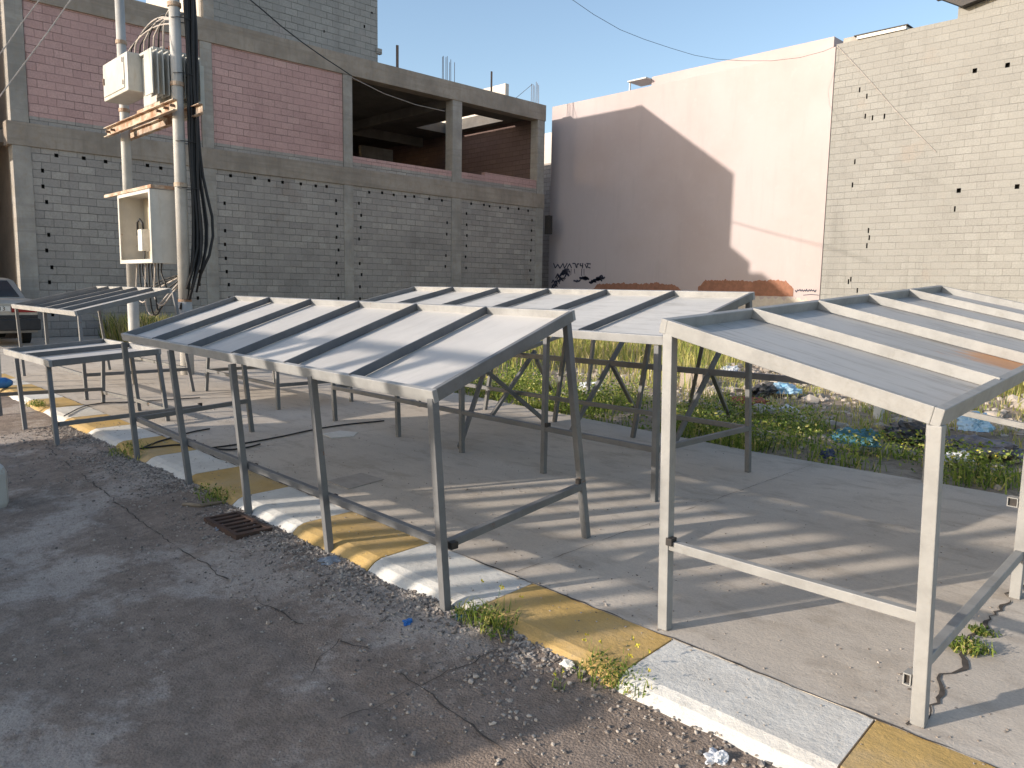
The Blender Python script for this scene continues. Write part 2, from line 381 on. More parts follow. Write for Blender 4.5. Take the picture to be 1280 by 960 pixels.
# rubble lot behind the slab
def hlot(x, y):
    p = Vector((x, y, 0)); h = -.07 + .05*noise.noise(p*.5) + .035*noise.noise(p*1.7) + .018*noise.noise(p*5)
    h += .10*max(0, min(1, (y-8)/3))*(.5+noise.noise(p*.35+Vector((3,1,0))))
    ye = 6.62 if x > -3 else 6.9
    if y < ye+.5: h = min(h, -.03)
    return h
grid('waste_ground', -22.45, 9, 6.3, 24.62, .14, hlot, M['lot'])

def strip(name, pts, w, z, mat, jag=.5):
    V = []; T = []; P2 = []
    for a, b in zip(pts[:-1], pts[1:]):
        a = Vector(a); b = Vector(b); n = max(2, int((b-a).length/.035))
        for q in range(n): P2.append(a + (b-a)*q/n)
    P2.append(Vector(pts[-1])); 
    for q, p in enumerate(P2):
        t = (P2[min(q+1, len(P2)-1)]-P2[max(q-1, 0)]).normalized(); nrm = Vector((-t.y, t.x))
        off = nrm*(.02*noise.noise(Vector((p.x*9, p.y*9, 1))) + .012*noise.noise(Vector((p.x*31, p.y*31, 3))))*jag*2
        ww = w*max(.08, .55+1.1*noise.noise(Vector((p.x*7, p.y*7, 7))))
        c = p + off
        for sgn in (-1, 1):
            q2 = c + nrm*ww*sgn; V.append((q2.x, q2.y, z(q2.x, q2.y) if callable(z) else z))
    T = [(2*q, 2*q+1, 2*q+3, 2*q+2) for q in range(len(P2)-1) if 'road' not in name or noise.noise(Vector((P2[q].x*2.6, P2[q].y*2.6, 4))) > -.22]
    o = fast(name, V, T, [mat]); return kind(o, 'structure')
def gp(pl, z): return [(road_at(x, y) if z < -.05 else atz(x, y, z)).to_2d() for x, y in pl]
zr = lambda x, y: hroad(x, y)+.005
def road_at(x, y, dz=0.):
    p = atz(x, y, -.08)
    for _ in range(6): p = atz(x, y, hroad(p.x, p.y)+dz)
    return p
strip('road_crack', gp([(60,560),(150,632),(215,680),(330,757),(400,795),(470,815),(545,875),(640,945),(700,985)], -.13), .0055, zr, M['crack'])
strip('road_crack', gp([(425,898),(480,880),(540,852),(590,828),(620,812)], -.13), .0035, zr, M['crack'])
strip('road_crack', gp([(385,845),(400,822),(425,800)], -.13), .0028, zr, M['crack'])
strip('pavement_crack', gp([(1128,903),(1160,900),(1172,868),(1180,852),(1196,838),(1215,805),(1232,785),(1250,760),(1266,742),(1300,712)], 0), .011, .004, M['crack'], .8)
strip('pavement_joint', [(4, 2.6375), (1, 2.6375), (-2, 2.6375), (-6, 2.6375), (-12, 2.6375)], .006, .0035, M['crack'], .3)
strip('pavement_joint', [(-2.7, 2.7), (-2.75, 4.2), (-2.8, 6.3)], .0022, .0035, M['crack'], .2)
strip('pavement_joint', [(-6.4, 2.7), (-6.45, 4.4), (-6.5, 6.5)], .0022, .0035, M['crack'], .2)
M['repair'] = simple('pale_cement_repair', (.42,.37,.32), (.34,.30,.26), 6, .92, .3, 40)
pt = gp([(408,602),(452,592),(480,600),(436,612)], 0); b = MB(); b.prism([(p.x, p.y, .001) for p in pt], (0,0,.006)); kind(b.build('pavement_patch', M['repair']), 'structure')
pt = gp([(402,543),(425,539),(447,541),(442,546),(415,548)], 0); b = MB(); b.prism([(p.x, p.y, .001) for p in pt], (0,0,.006)); kind(b.build('pavement_patch', M['kerb_w']), 'structure')

# ---------------------------------------------------------------- left building (unfinished concrete frame)
FX = -22.5
B1 = thing('unfinished_building', 'unfinished concrete frame building with grey and pink block infill and two open upper bays', 'building', (FX, 14, 0))
cols = [(4.69, 5.10), (9.40, 9.76), (14.05, 14.41), (18.66, 19.13), (23.15, 23.57)]
def panel(x, y0, y1, z0, z1, holes, depth, axis='x', sgn=1, pocket=.14):
    """wall leaf with real square pockets; face at x (or y), body behind"""
    b = MB(); hs = [h for h in holes if y0+.02 < h[0]-.06 and h[0]+.06 < y1-.02 and z0+.02 < h[1]-.06 and h[1]+.06 < z1-.02]
    H = [(h[0]-h[2], h[0]+h[2], h[1]-h[3], h[1]+h[3]) for h in hs]
    us = sorted(set([y0, y1] + [v for h in H for v in h[:2]])); vs = sorted(set([z0, z1] + [v for h in H for v in h[2:]]))
    def pt(u, v, d): return (x - sgn*d, u, v) if axis == 'x' else (u, x + sgn*d, v)
    for a, c in zip(us[:-1], us[1:]):
        for e_, f_ in zip(vs[:-1], vs[1:]):
            mu, mv = (a+c)/2, (e_+f_)/2
            if any(h[0] < mu < h[1] and h[2] < mv < h[3] for h in H): continue
            b.add([pt(a,e_,0), pt(c,e_,0), pt(c,f_,0), pt(a,f_,0)], [(0,1,2,3)])
    for h in H:
        p = [pt(h[0],h[2],0), pt(h[1],h[2],0), pt(h[1],h[3],0), pt(h[0],h[3],0)]; q = [pt(h[0],h[2],pocket), pt(h[1],h[2],pocket), pt(h[1],h[3],pocket), pt(h[0],h[3],pocket)]
        b.add(p+q, [(0,1,5,4),(1,2,6,5),(2,3,7,6),(3,0,4,7),(4,5,6,7)], 1)
    p = [pt(y0,z0,0), pt(y1,z0,0), pt(y1,z1,0), pt(y0,z1,0)]; q = [pt(y0,z0,depth), pt(y1,z0,depth), pt(y1,z1,depth), pt(y0,z1,depth)]
    b.add(p+q, [(0,1,5,4),(1,2,6,5),(2,3,7,6),(3,0,4,7),(4,5,6,7)])
    return b
for i, (a, c) in enumerate(cols):
    MB().box(FX-.42, FX, a, c, -.3, 4.74).build('column', M['concrete_col'], B1, bevel=.012)
    MB().box(FX-.42, FX-.004, a+.01, c-.01, 5.31, 8.235).build('column', M['concrete_col'], B1, bevel=.012)
MB().box(FX-.45, FX+.012, 4.60, 23.60, 4.742, 5.31).build('floor_beam', M['concrete'], B1, bevel=.01)
MB().box(FX-.45, FX+.012, 4.60, 23.60, 8.238, 8.87).build('roof_beam', M['concrete'], B1, bevel=.01)
for i in range(4):
    y0, y1 = cols[i][1]+.004, cols[i+1][0]-.004
    hs = []
    for z in np.arange(.6, 4.4, .4):
        for side in (0, 1):
            if random.random() < .86: hs.append(((y0+.26 if side == 0 else y1-.25)+random.uniform(-.05, .05), z+random.uniform(-.02, .02), .035, .05))
    n = 7
    for q in range(n): hs.append((y0+.3+(y1-y0-.6)*(q+.5)/n+random.uniform(-.12, .12), 4.60+random.uniform(-.02, .02), .045, .045))
    panel(FX-.03, y0, y1, -.3, 4.738, hs, .18).build('block_infill', [M['block_grey'], M['hole']], B1)
    if i < 2:
        MB().box(FX-.22, FX-.035, y0, y1, 5.312, 5.49).build('block_course', M['block_grey'], B1)
        MB().box(FX-.22, FX-.04, y0, y1, 5.492, 8.235).build('pink_block_infill', M['block_pink'], B1)
    else:
        MB().box(FX-.22, FX-.035, y0, y1, 5.312, 5.50).build('block_course', M['block_grey'], B1)
        if i == 2: MB().box(FX-.22, FX-.03, y0, y1, 5.502, 5.70).build('sill_course', M['block_pink'], B1)
        else:
            MB().box(FX-.22, FX-.03, y0, 20.3, 5.502, 5.72).build('sill_course', M['block_pink'], B1)
            MB().box(FX-.22, FX-.03, 20.303, y1, 5.502, 5.84).build('sill_course', M['block_pink'], B1)
# interior of the upper floor
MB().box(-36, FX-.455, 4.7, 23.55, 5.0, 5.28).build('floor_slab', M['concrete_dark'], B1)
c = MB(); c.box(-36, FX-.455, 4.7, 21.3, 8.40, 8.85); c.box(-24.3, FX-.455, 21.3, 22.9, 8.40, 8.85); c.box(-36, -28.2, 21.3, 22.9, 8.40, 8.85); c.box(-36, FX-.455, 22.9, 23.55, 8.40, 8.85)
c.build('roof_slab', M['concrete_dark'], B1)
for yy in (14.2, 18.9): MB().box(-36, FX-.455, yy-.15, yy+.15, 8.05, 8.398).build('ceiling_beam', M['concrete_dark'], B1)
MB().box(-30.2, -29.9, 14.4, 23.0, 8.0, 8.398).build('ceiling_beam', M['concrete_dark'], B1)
MB().box(-26.2, -25.85, 14.05, 14.4, 5.282, 8.04).build('column', M['concrete_dark'], B1)
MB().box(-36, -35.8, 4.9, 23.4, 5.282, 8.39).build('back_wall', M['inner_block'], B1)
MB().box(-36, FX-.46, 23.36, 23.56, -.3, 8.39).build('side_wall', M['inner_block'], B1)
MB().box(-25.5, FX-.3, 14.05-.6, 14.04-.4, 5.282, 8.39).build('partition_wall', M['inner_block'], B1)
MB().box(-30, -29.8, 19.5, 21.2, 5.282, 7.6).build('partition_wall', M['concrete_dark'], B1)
MB().box(-28.4, -24.2, 22.9, 23.1, 8.852, 9.9).build('roof_parapet', M['pale_plaster'], B1)
# block storey on the roof
hs = [(14.9, 9.9, .03, .05), (13.4, 9.4, .02, .04), (15.2, 10.4, .03, .03)]
panel(FX-.03, 9.86, 15.42, 8.875, 11.38, hs, .3).build('roof_room_wall', [M['block_top'], M['hole']], B1)
MB().box(-27, FX-.335, 9.60, 15.40, 8.875, 11.36).build('roof_room_shell', M['pale_plaster'], B1)
MB().box(FX-.34, FX-.02, 9.55, 9.855, 8.875, 11.38).build('roof_room_pillar', M['concrete_col'], B1)
MB().box(-24.05, FX-.02, 6.30, 6.50, 8.875, 11.38).build('roof_room_wall', M['block_top'], B1)  # unseen end wall, added to stop sun passing through the open bay
MB().box(-27, FX-.02, 6.502, 9.545, 11.1, 11.38).build('roof_room_slab', M['concrete'], B1)
MB().box(FX-.12, FX+.02, 15.36, 15.56, 9.15, 9.32).build('loose_block', M['block_top'], B1)
# street side: set-back street wall under a canopy, two unseen walls added for their shadows
MB().box(-30, -23.0, 4.75, 4.95, -.3, 8.8).build('street_wall', M['brown_wall'], B1)
MB().box(-30, -23.55, 3.0, 3.15, -.3, 8.8).build('unseen_shade_wall', M['block_grey'], B1)  # out of view, added to keep the recessed street wall in shade
MB().box(-29, -23.05, 3.16, 4.74, 4.85, 5.15).build('canopy_slab', M['concrete'], B1)
MB().box(-23.05, -22.55, -1.5, 3.45, 4.9, 8.87).build('unseen_shadow_mass', M['block_grey'], B1)  # out of view, added and kept thin to cast the pink wall's lower shadow
MB().box(-23.05, -22.65, 2.95, 3.3, -.3, 4.898).build('column', M['concrete_col'], B1)
MB().box(-23.05, -22.65, -1.45, -1.1, -.3, 4.898).build('column', M['concrete_col'], B1)
# starter bars on the roof
for yc, n in ((18.62, 7), (23.2, 6)):
    for q in range(n):
        yy = yc + (q-n/2)*.085; xx = FX-.12-(.18 if q % 2 else 0)
        hgt = random.uniform(.72, .88)
        MB().tube([(xx, yy, 8.86), (xx+random.uniform(-.03,.03), yy+random.uniform(-.03,.03), 8.87+hgt)], .011, 6).build('rebar', M['rebar'], B1)
MB().tube([(FX-.2, 22.0, 8.87), (FX-.2, 22.98, 9.62)], .009, 6).build('rebar', M['rebar'], B1)
MB().box(FX-.14, FX-.09, 16.24, 16.32, 8.86, 9.63).build('roof_post', M['rebar'], B1)
MB().box(FX-.14, FX-.1, 20.64, 20.70, 8.86, 9.64).build('roof_post', M['rebar'], B1)

# ---------------------------------------------------------------- far walls
PY = 24.6
P1 = thing('pink_building', 'tall blank pink plastered side wall with graffiti and brown patches at its foot', 'building', (-17, PY, 0))
MB().box(-23.10, -11.06, PY, 38, -.3, 9.07).build('wall', M['pink_plaster'], P1, bevel=.01)
MB().box(-18.45, -11.40, PY+.6, 37.5, 9.075, 9.58).build('parapet', M['pink_plaster'], P1)
aw = MB(); aw.bar((-19.35, PY+.7, 9.50), (-18.47, PY+.7, 9.50), .9, .05); aw.bar((-19.3, PY+.35, 9.07), (-19.3, PY+.35, 9.48), .05, .05); aw.build('roof_canopy', M['cream_paint'], P1)
def blob(u0, u1, v0, v1, seed, n=110, depth=.012, rough=.2):
    top = []; bot = []
    for q in range(n+1):
        u = u0+(u1-u0)*q/n; ed = min(1, min(q, n-q)/9)
        t = v1 - (v1-v0)*rough*(.5+.6*noise.noise(Vector((u*1.3, seed, 0))) + .6*noise.noise(Vector((u*7, seed, 2))) + .5*noise.noise(Vector((u*19, seed, 4)))) ; t = v0+(t-v0)*(.5+.5*ed)
        bb = v0 + .02*noise.noise(Vector((u*4, seed, 5)))
        top.append((u, PY-depth, max(t, bb+.02))); bot.append((u, PY-depth, bb))
    b = MB()
    for q in range(n):
        b.add([bot[q], bot[q+1], top[q+1], top[q]], [(0,1,2,3)])
    # thin edges back to the wall
    back = [(p[0], PY+.002, p[2]) for p in top]
    for q in range(n): b.add([top[q], top[q+1], back[q+1], back[q]], [(0,1,2,3)])
    return b
blob(-20.6, -16.3, 1.2, 1.76, 1.3).build('repair_patch', M['patch'], P1)
blob(-15.6, -11.95, 1.32, 1.90, 4.1).build('repair_patch', M['patch'], P1)
blob(-14.2, -11.1, .4, 1.34, 7.7, depth=.008).build('pale_patch', M['cream_patch'], P1)
# graffiti strokes (marks read as on the wall: V V A ... scrawl and a dark tangle under it)
gr = MB()
def stroke(pl, w=.035, yo=.006):
    for (a, b_) in zip(pl[:-1], pl[1:]):
        A = aty(a[0], a[1], PY-yo); B_ = aty(b_[0], b_[1], PY-yo)
        gr.bar(A, B_, .004, w, (0,0,1) if abs((B_-A).normalized().z) < .9 else (1,0,0))
def swapbar():
    pass
for pl in ([(692,329),(694,335),(697,331)],[(697,330),(700,335.5),(704,329)],[(704,330),(705.5,335.5),(709,329)],[(709,335),(712,329.5),(714.5,335)],[(715.5,329.5),(719,329.3),(720.5,335)],
           [(721,335),(721.5,330),(724,329.8)],[(726,329),(725,332),(729,332.5)],[(728.5,328.8),(728,335.3)],[(731,330),(733.5,335),(735,330)],[(733,329.3),(738.5,330)],[(735,334),(738,335)]):
    stroke(pl, .05)
for pl in ([(711,336),(711.5,343)],[(714,336),(713.5,344)],[(718,336),(718.5,342)],[(727,336),(727,345)],[(730,336),(730,344)]): stroke(pl, .025)
random.seed(3)
for q in range(34):
    x0 = random.uniform(689, 707); y0 = 358-(x0-689)*.9+random.uniform(-6, 5); L = random.uniform(2, 6)
    stroke([(x0, y0), (x0+L*.5, y0-L), (x0+L, y0-L*.2)], .05)
for q in range(26):
    x0 = random.uniform(716, 752); y0 = 350+2.5*math.sin(x0*.3)+random.uniform(-2, 2); stroke([(x0, y0), (x0+3, y0+random.uniform(-2,2)), (x0+5, y0+random.uniform(-2,2))], .07)
gr.build('graffiti', M['spray'], P1); gr = MB()
for q in range(9):
    x0 = 994+q*2.9; stroke([(x0, 362+random.uniform(-1,1)), (x0+1.5, 364.5+random.uniform(-1,1)), (x0+3, 361.5+random.uniform(-1,1))], .03)
stroke([(1004,369),(1014,368),(1024,369)], .02)
gr.build('graffiti', M['spray'], P1)
G0 = thing('block_building', 'tall pale grey bare concrete block wall standing right of the pink wall', 'building', (-3, PY, 0))
hs = [tuple(aty(x, y, PY).xz) + (.055, .062) for x, y in ((1218,88),(1259,81),(1198,238),(1271,233))]
hs += [tuple(aty(x, y, PY).xz) + (.022, .075) for x, y in ((1085,288),(1083,307),(1063,349),(1074,112),(1083,120),(1081,145),(1090,147),(1105,145),(1068,202),(1086,297),(1193,261),(1065,231),(1060,352),(1071,363))]
hs2 = []
for h in sorted(hs): hs2.append(h)
panel(PY+.035, -11.055, 8.0, -.3, 9.14, hs2, .4, 'y', 1).build('wall', [M['block_pale'], M['hole']], G0)
panel(PY+.035, -7.655, 8.0, 9.1405, 12.5, hs2, .4, 'y', 1).build('upper_wall', [M['block_pale'], M['hole']], G0)
MB().box(-11.05, 8, PY+.44, 38, -.3, 9.1).build('building_core', M['block_pale'], G0)
MB().box(-10.42, -9.0, PY-.02, PY+.5, 9.145, 9.24).build('coping_sheet', M['white_plastic'], G0)
MB().box(-10.5, -8.95, PY-.05, PY+.5, 9.243, 9.27).build('coping_cap', M['black'], G0)
MB().box(-11.05, -10.45, PY+.5, PY+1.2, 9.145, 9.42).build('parapet', M['concrete_col'], G0)
MB().prism([(-8.1, PY-.25, 9.72), (-7.5, PY-.25, 9.36), (-5.6, PY-.25, 9.72)], (0, .27, 0)).build('roof_bracket', M['black'], G0)
MB().box(-8.2, -5.5, PY-.3, PY+.03, 9.722, 9.86).build('roof_slab_edge', M['concrete'], G0)
# alley end wall
A1 = thing('alley_wall', 'grey block wall glimpsed in the narrow gap left of the pink wall', 'wall', (-26, 28, 0))
zt = aty(685, 204, 28).z
MB().box(-32, -23.15, 28, 28.2, -.3, zt).build('wall', M['block_grey'], A1)
MB().box(-32, -23.15, 28.05, 28.2, zt+.003, aty(685, 166, 28).z).build('upper_wall', M['pale_plaster'], A1)
mb_ = MB(); mb_.box(-22.5+.02, -22.25, 23.64, 23.86, 3.7, 4.45); tag(mb_.build('meter_box', M['black'], loc=(-22.4, 23.75, 3.7)), 'small black box fixed on the building corner beside the pink wall', 'meter box')

# ---------------------------------------------------------------- market stalls
def stall(name, label, FL, FR, BL, BR, nrib, legs, rails, steel, shm, group='steel market stalls', hinge=(), tray=True, tw=.03, extra=()):
    FL, FR, BL, BR = map(Vector, (FL, FR, BL, BR))
    base = (FL+FR+BL+BR)/4; base.z = 0
    R = thing(name, label, 'market stall', base, group)
    u = (FR-FL).normalized(); v = (BL-FL).normalized(); nrm = u.cross(v).normalized()
    if nrm.z < 0: nrm = -nrm
    top = .0; H = .062; d = nrm*(-H/2)
    if tray:
        i = .012
        c4 = [FL+u*i+v*i, FR-u*i+v*i, BR-u*i-v*i, BL+u*i-v*i]
        sb = MB(); nu, nv = 36, 12; off = random.uniform(0, 50)
        for w_s in (0, 1):
            base_i = len(sb.v)
            for jv in range(nv+1):
                for ju in range(nu+1):
                    tu, tv = ju/nu, jv/nv
                    p = lerp(lerp(c4[0], c4[1], tu), lerp(c4[3], c4[2], tu), tv)
                    wv = .004*noise.noise(Vector((p.x*1.9+off, p.y*1.9, 0))) + .002*noise.noise(Vector((p.x*5+off, p.y*5, 0)))
                    q_ = p - nrm*(.046 + .003*w_s) + nrm*wv; sb.v.append(tuple(q_))
            for jv in range(nv):
                for ju in range(nu):
                    k_ = base_i + jv*(nu+1)+ju; sb.f.append((k_, k_+1, k_+nu+2, k_+nu+1)); sb.mi.append(0)
        sb.build('tray_sheet', shm, R, smooth=True)
    hw = tw/2
    MB().bar(FL+d+v*hw, FR+d+v*hw, tw, H, nrm).build('front_beam', M['steel_sunlit'] if steel is M['steel'] else steel, R, bevel=.003)
    MB().bar(BL+d-v*hw, BR+d-v*hw, tw, H, nrm).build('back_beam', M['steel_sunlit'] if steel is M['steel'] else steel, R, bevel=.003)
    MB().bar(FL+d+u*hw+v*tw, BL+d+u*hw-v*tw, tw, H, nrm).build('side_beam', steel, R, bevel=.003)
    MB().bar(FR+d-u*hw+v*tw, BR+d-u*hw-v*tw, tw, H, nrm).build('side_beam', steel, R, bevel=.003)
    for q in range(1, nrib):
        t = q/nrib; a = lerp(FL, FR, t) - nrm*.018 + v*tw*.4; b = lerp(BL, BR, t) - nrm*.018 - v*(tw*.5+.012)
        MB().bar(a, b, .014, .05, nrm).build('rib', M['steel_shaded'] if steel is M['steel'] else steel, R, bevel=.003)
    lw = .046 if steel is M['steel_pale'] else .040
    for a, b in legs: MB().bar(a, b, lw, lw, u).build('leg', steel, R, bevel=.003)
    for a, b in rails: MB().bar(a, b, .036, .04).build('rail', steel, R, bevel=.003)
    for a in hinge:
        a = Vector(a); MB().box(a.x-.014, a.x+.014, a.y-.02, a.y+.02, a.z-.016, a.z+.016).build('hinge_tab', M['black'], R)
    for a, b, nm in extra: MB().bar(a, b, .04, .055 if nm == 'long_rail' else .04).build(nm, steel, R, bevel=.003)
    return R
ZR = -.14
# A: the long middle stall, low front legs down on the road, all legs leaning
fpx = [((155,428),(172,575)), ((213,438),(237,605)), ((290,455),(311,643)), ((390,470),(412,690)), ((541,498),(557,762))]
ft = []; fb = []
for tp_, bp_ in fpx:
    b_ = road_at(*bp_); t_ = aty(*tp_, 2.185); k_ = (t_ - b_)/(t_.z - b_.z)
    ft.append(t_); fb.append(b_ - k_*.06)
def on(a, b, z): a = Vector(a); b = Vector(b); return a + (b-a)*((z-a.z)/(b.z-a.z))
legsA = list(zip(ft, fb)) + [((-7.36,3.355,1.275),(-7.127,3.375,0)), ((-3.0,3.355,1.275),(-2.823,3.38,0))]
rl = [aty(x, y, 2.20) for x, y in ((168,524),(231,553),(307,583),(405,622),(552,682))]; o_ = Vector((0,.03,0))
rb = [on(*l, .305) for l in legsA[5:]]
railsA = [(rl[q]+o_, rl[q+1]+o_) for q in range(4)] + [(rl[0]+o_, rb[0]), (rl[4]+o_, rb[1])]
fl = aty(151, 417, 2.16); fr_ = aty(541, 489, 2.16)
stall('market_stall', 'long grey steel stall with sloping white top, its front legs standing down in the road', fl, fr_, (-7.41,3.38,1.332), (-2.965,3.38,1.330), 6,
      legsA, railsA, M['steel'], M['sheet'], hinge=[p+Vector((.03,.045,.0)) for p in rl[1:5]] + [rb[1]+Vector((0,-.02,.03))])
# B: the stall behind it
bz = 1.08
legsB = [((x, 4.36, bz), (xb, 4.335, 0)) for x, xb in ((-7.3,-7.165),(-6.1,-6.016),(-5.12,-5.07),(-4.10,-4.08),(-3.06,-3.02))] + [((-7.45,5.61,1.39),(-7.40,5.64,0)), ((-3.09,5.61,1.39),(-3.032,5.64,0))]
rlB = [on(*l, .36) for l in legsB]
railsB = [(rlB[q], rlB[q+1]) for q in range(4)] + [(rlB[5], rlB[6]), (rlB[0], rlB[5]), (rlB[4], rlB[6])]
ap = aty(606, 462, 5.2)
stall('market_stall', 'long stall with streaked white top standing directly behind the middle stall', (-7.53,4.31,1.145), (-2.99,4.31,1.145), (-7.51,5.66,1.452), (-3.07,5.66,1.452), 6,
      legsB, railsB, M['steel'], M['sheet_far'], hinge=[rlB[3]+Vector((.035,0,.03))],
      extra=[(ap, (-5.19,4.41,.02), 'loose_strut'), (ap, (-5.65,6.02,.02), 'loose_strut')])
# C: the near right stall, turned a quarter, sloping to the right
yc = math.radians(1.5); ux = Vector((-math.sin(yc), math.cos(yc), 0)); L = 3.75
CFl = Vector((-.775, 2.69, 1.085)); CBl = Vector((-1.875, 2.69, 1.335)); dz = Vector((0,0,.19))
CFr = CFl + ux*L + dz*1.05; CBr = CBl + ux*L + dz
legsC = [((-1.845,2.715,1.27),(-1.80,2.70,0)), ((-.805,2.715,1.03),(-.782,2.722,0))]
for t in (1.54, 3.1): legsC.append((CFl+ux*t+Vector((-.03,.03,-.06+.055*t)), CFl+ux*t+Vector((-.035+(.0),.03,-1.085))))
legsC.append((CBr+Vector((.03,-.03,-.06)), Vector((CBr.x+.03, CBr.y-.03, 0))))
cr = [on(*l, .375) for l in legsC]
railsC = [(cr[0], cr[1]), (on(*legsC[1], .22)+Vector((.0,.02,0)), on(*legsC[2], .22)), (on(*legsC[2], .22), on(*legsC[3], .25)), (on(*legsC[4], .60), on(*legsC[3], .58))]
# front edge is the low (right) edge: FL..FR runs along Y
R3 = stall('market_stall', 'large near stall at right with worn rust streaked top sloping down to the right', CFr, CFl, CBr, CBl, 5,
      legsC, railsC, M['steel_pale'], M['sheet_worn'], tw=.032, hinge=[cr[0]+Vector((.03,-.01,.02))])
def stub(q, sx, sz, ln):
    st = MB(); cx = q.x-.023-sx/2-.001; w = .004; y0_, y1_ = q.y-.03, q.y-.03+ln
    st.box(cx-sx/2, cx-sx/2+w, y0_, y1_, q.z-sz/2, q.z+sz/2); st.box(cx+sx/2-w, cx+sx/2, y0_, y1_, q.z-sz/2, q.z+sz/2)
    st.box(cx-sx/2+w, cx+sx/2-w, y0_, y1_, q.z-sz/2, q.z-sz/2+w); st.box(cx-sx/2+w, cx+sx/2-w, y0_, y1_, q.z+sz/2-w, q.z+sz/2)
    o = st.build('tube_stub', M['steel_pale'], R3)
    MB().box(cx-sx/2+w, cx+sx/2-w, y0_+.012, y1_-.002, q.z-sz/2+w, q.z+sz/2-w).build('stub_bore', M['black'], o)
stub(on(*legsC[1], .155), .026, .042, .05); stub(on(*legsC[2], .47), .045, .045, .05)
# D: a stall with bent legs tucked in behind B
bar0 = aty(640, 443, 6.2); bar1 = aty(1033, 478, 6.2)
dl = []
for bx, tp in (((-4.528,6.09,0), (812,425)), ((-5.636,6.15,0), (708,420)), ((-6.74,6.12,0), (617,440))):
    t = aty(*tp, 6.1); t2 = Vector(bx) + (t-Vector(bx))*(1.06/t.z); dl.append((t2, Vector(bx)))
dl += [(aty(743,420,7.44)+Vector((0,0,.1)), Vector((-6.28,7.44,-.03))), (aty(880,427,7.0)+Vector((0,0,.05)), atz(861,512,-.03))]
ex = [(bar0, bar1, 'long_rail')]
for (tx, ty), (bx, by), (sx1, sy1), (sx2, sy2) in (((670,437),(611,525),(671,450),(697,503)), ((781,422),(712,543),(766,458),(795,514)), ((904,430),(839,562),(888,462),(912,522))):
    b0 = atz(bx, by, .0); apx = aty(lerp(tx,bx,.27), lerp(ty,by,.27), 6.2); t0 = b0 + (apx-b0)*1.36
    ex.append((t0, b0, 'slanted_strut')); ex.append((aty(sx1, sy1, 6.25), atz(sx2, sy2, -.05), 'short_strut'))
ex.append((aty(645,441,6.1), aty(708,417,7.2), 'tilted_beam'))
stall('market_stall', 'bare stall frame with bent slanting legs and a long loose rail behind another stall', (-7.2,6.02,1.085), (-4.0,6.02,1.085), (-7.2,7.05,1.33), (-4.0,7.05,1.33), 4,
      dl, [], M['steel'], M['sheet'], extra=ex, tray=False)
# F: low stall at the left edge
zf = .66
legsF = [(aty(60,452,1.90)-Vector((0,0,.03)),road_at(72,557)-Vector((0,0,.05))), (aty(20,445,1.86)-Vector((0,0,.03)),road_at(32,537)-Vector((0,0,.05))), (aty(-9,437,1.86)-Vector((0,0,.03)),road_at(1,520)-Vector((0,0,.05))), ((-8.40,2.96,.70),(-8.25,2.98,0)), ((-9.24,2.96,.70),(-9.10,2.98,0)), ((-10.15,2.94,.70),(-10.01,2.87,0))]
rF = [on(*l, .12) for l in legsF]
stall('market_stall', 'low nearly flat white stall at the left edge with two legs down on the road', aty(4,436,1.86), aty(61,451,1.88), (-10.25,3.0,.752), (-8.42,3.0,.752), 2,
      legsF, [(rF[0]+Vector((0,.03,0)), rF[3]+Vector((.02,.35,0))), (on(*legsF[2],.16), on(*legsF[5],.16)), (rF[5], rF[4]), (rF[4], rF[3])], M['steel'], M['sheet'], hinge=[rF[3]+Vector((.0,.36,.02))])
# G: stall behind it
legsG = [((-10.58,2.81,1.02),(-10.34,2.78,0)), ((-12.2,2.81,1.02),(-11.95,2.78,0)), ((-13.85,2.81,1.02),(-13.51,2.79,0)), ((-10.55,3.95,1.32),(-10.33,4.08,0)), ((-13.9,3.95,1.32),(-13.7,4.05,0))]
rG = [on(*l, .3) for l in legsG]
stall('market_stall', 'sloping stall with four shaded ribs standing behind the low stall at far left', (-13.95,2.76,1.075), (-10.6,2.76,1.075), (-13.95,4.0,1.375), (-10.75,4.0,1.375), 5,
      legsG, [(rG[0], rG[3]), (rG[0], rG[1]), (rG[3], rG[4])], M['steel'], M['sheet'])
# H: low stall seen only as legs under the middle stall
legsH = [((-8.3,4.25,.66),(-8.237,4.23,0)), ((-10.3,4.3,.66),(-10.24,4.22,0)), ((-8.3,5.2,.72),(-8.24,5.22,0)), ((-10.3,5.2,.72),(-10.25,5.22,0))]
rH = [on(*l, .28) for l in legsH]
stall('market_stall', 'low stall showing only legs and rails under the left end of the middle stall', (-10.34,4.2,.70), (-8.27,4.2,.70), (-10.34,5.25,.76), (-8.27,5.25,.76), 2,
      legsH, [(rH[1], rH[0]), (rH[1], rH[3]), (rH[0], rH[2]), (rH[3], rH[2])], M['steel'], M['sheet'])

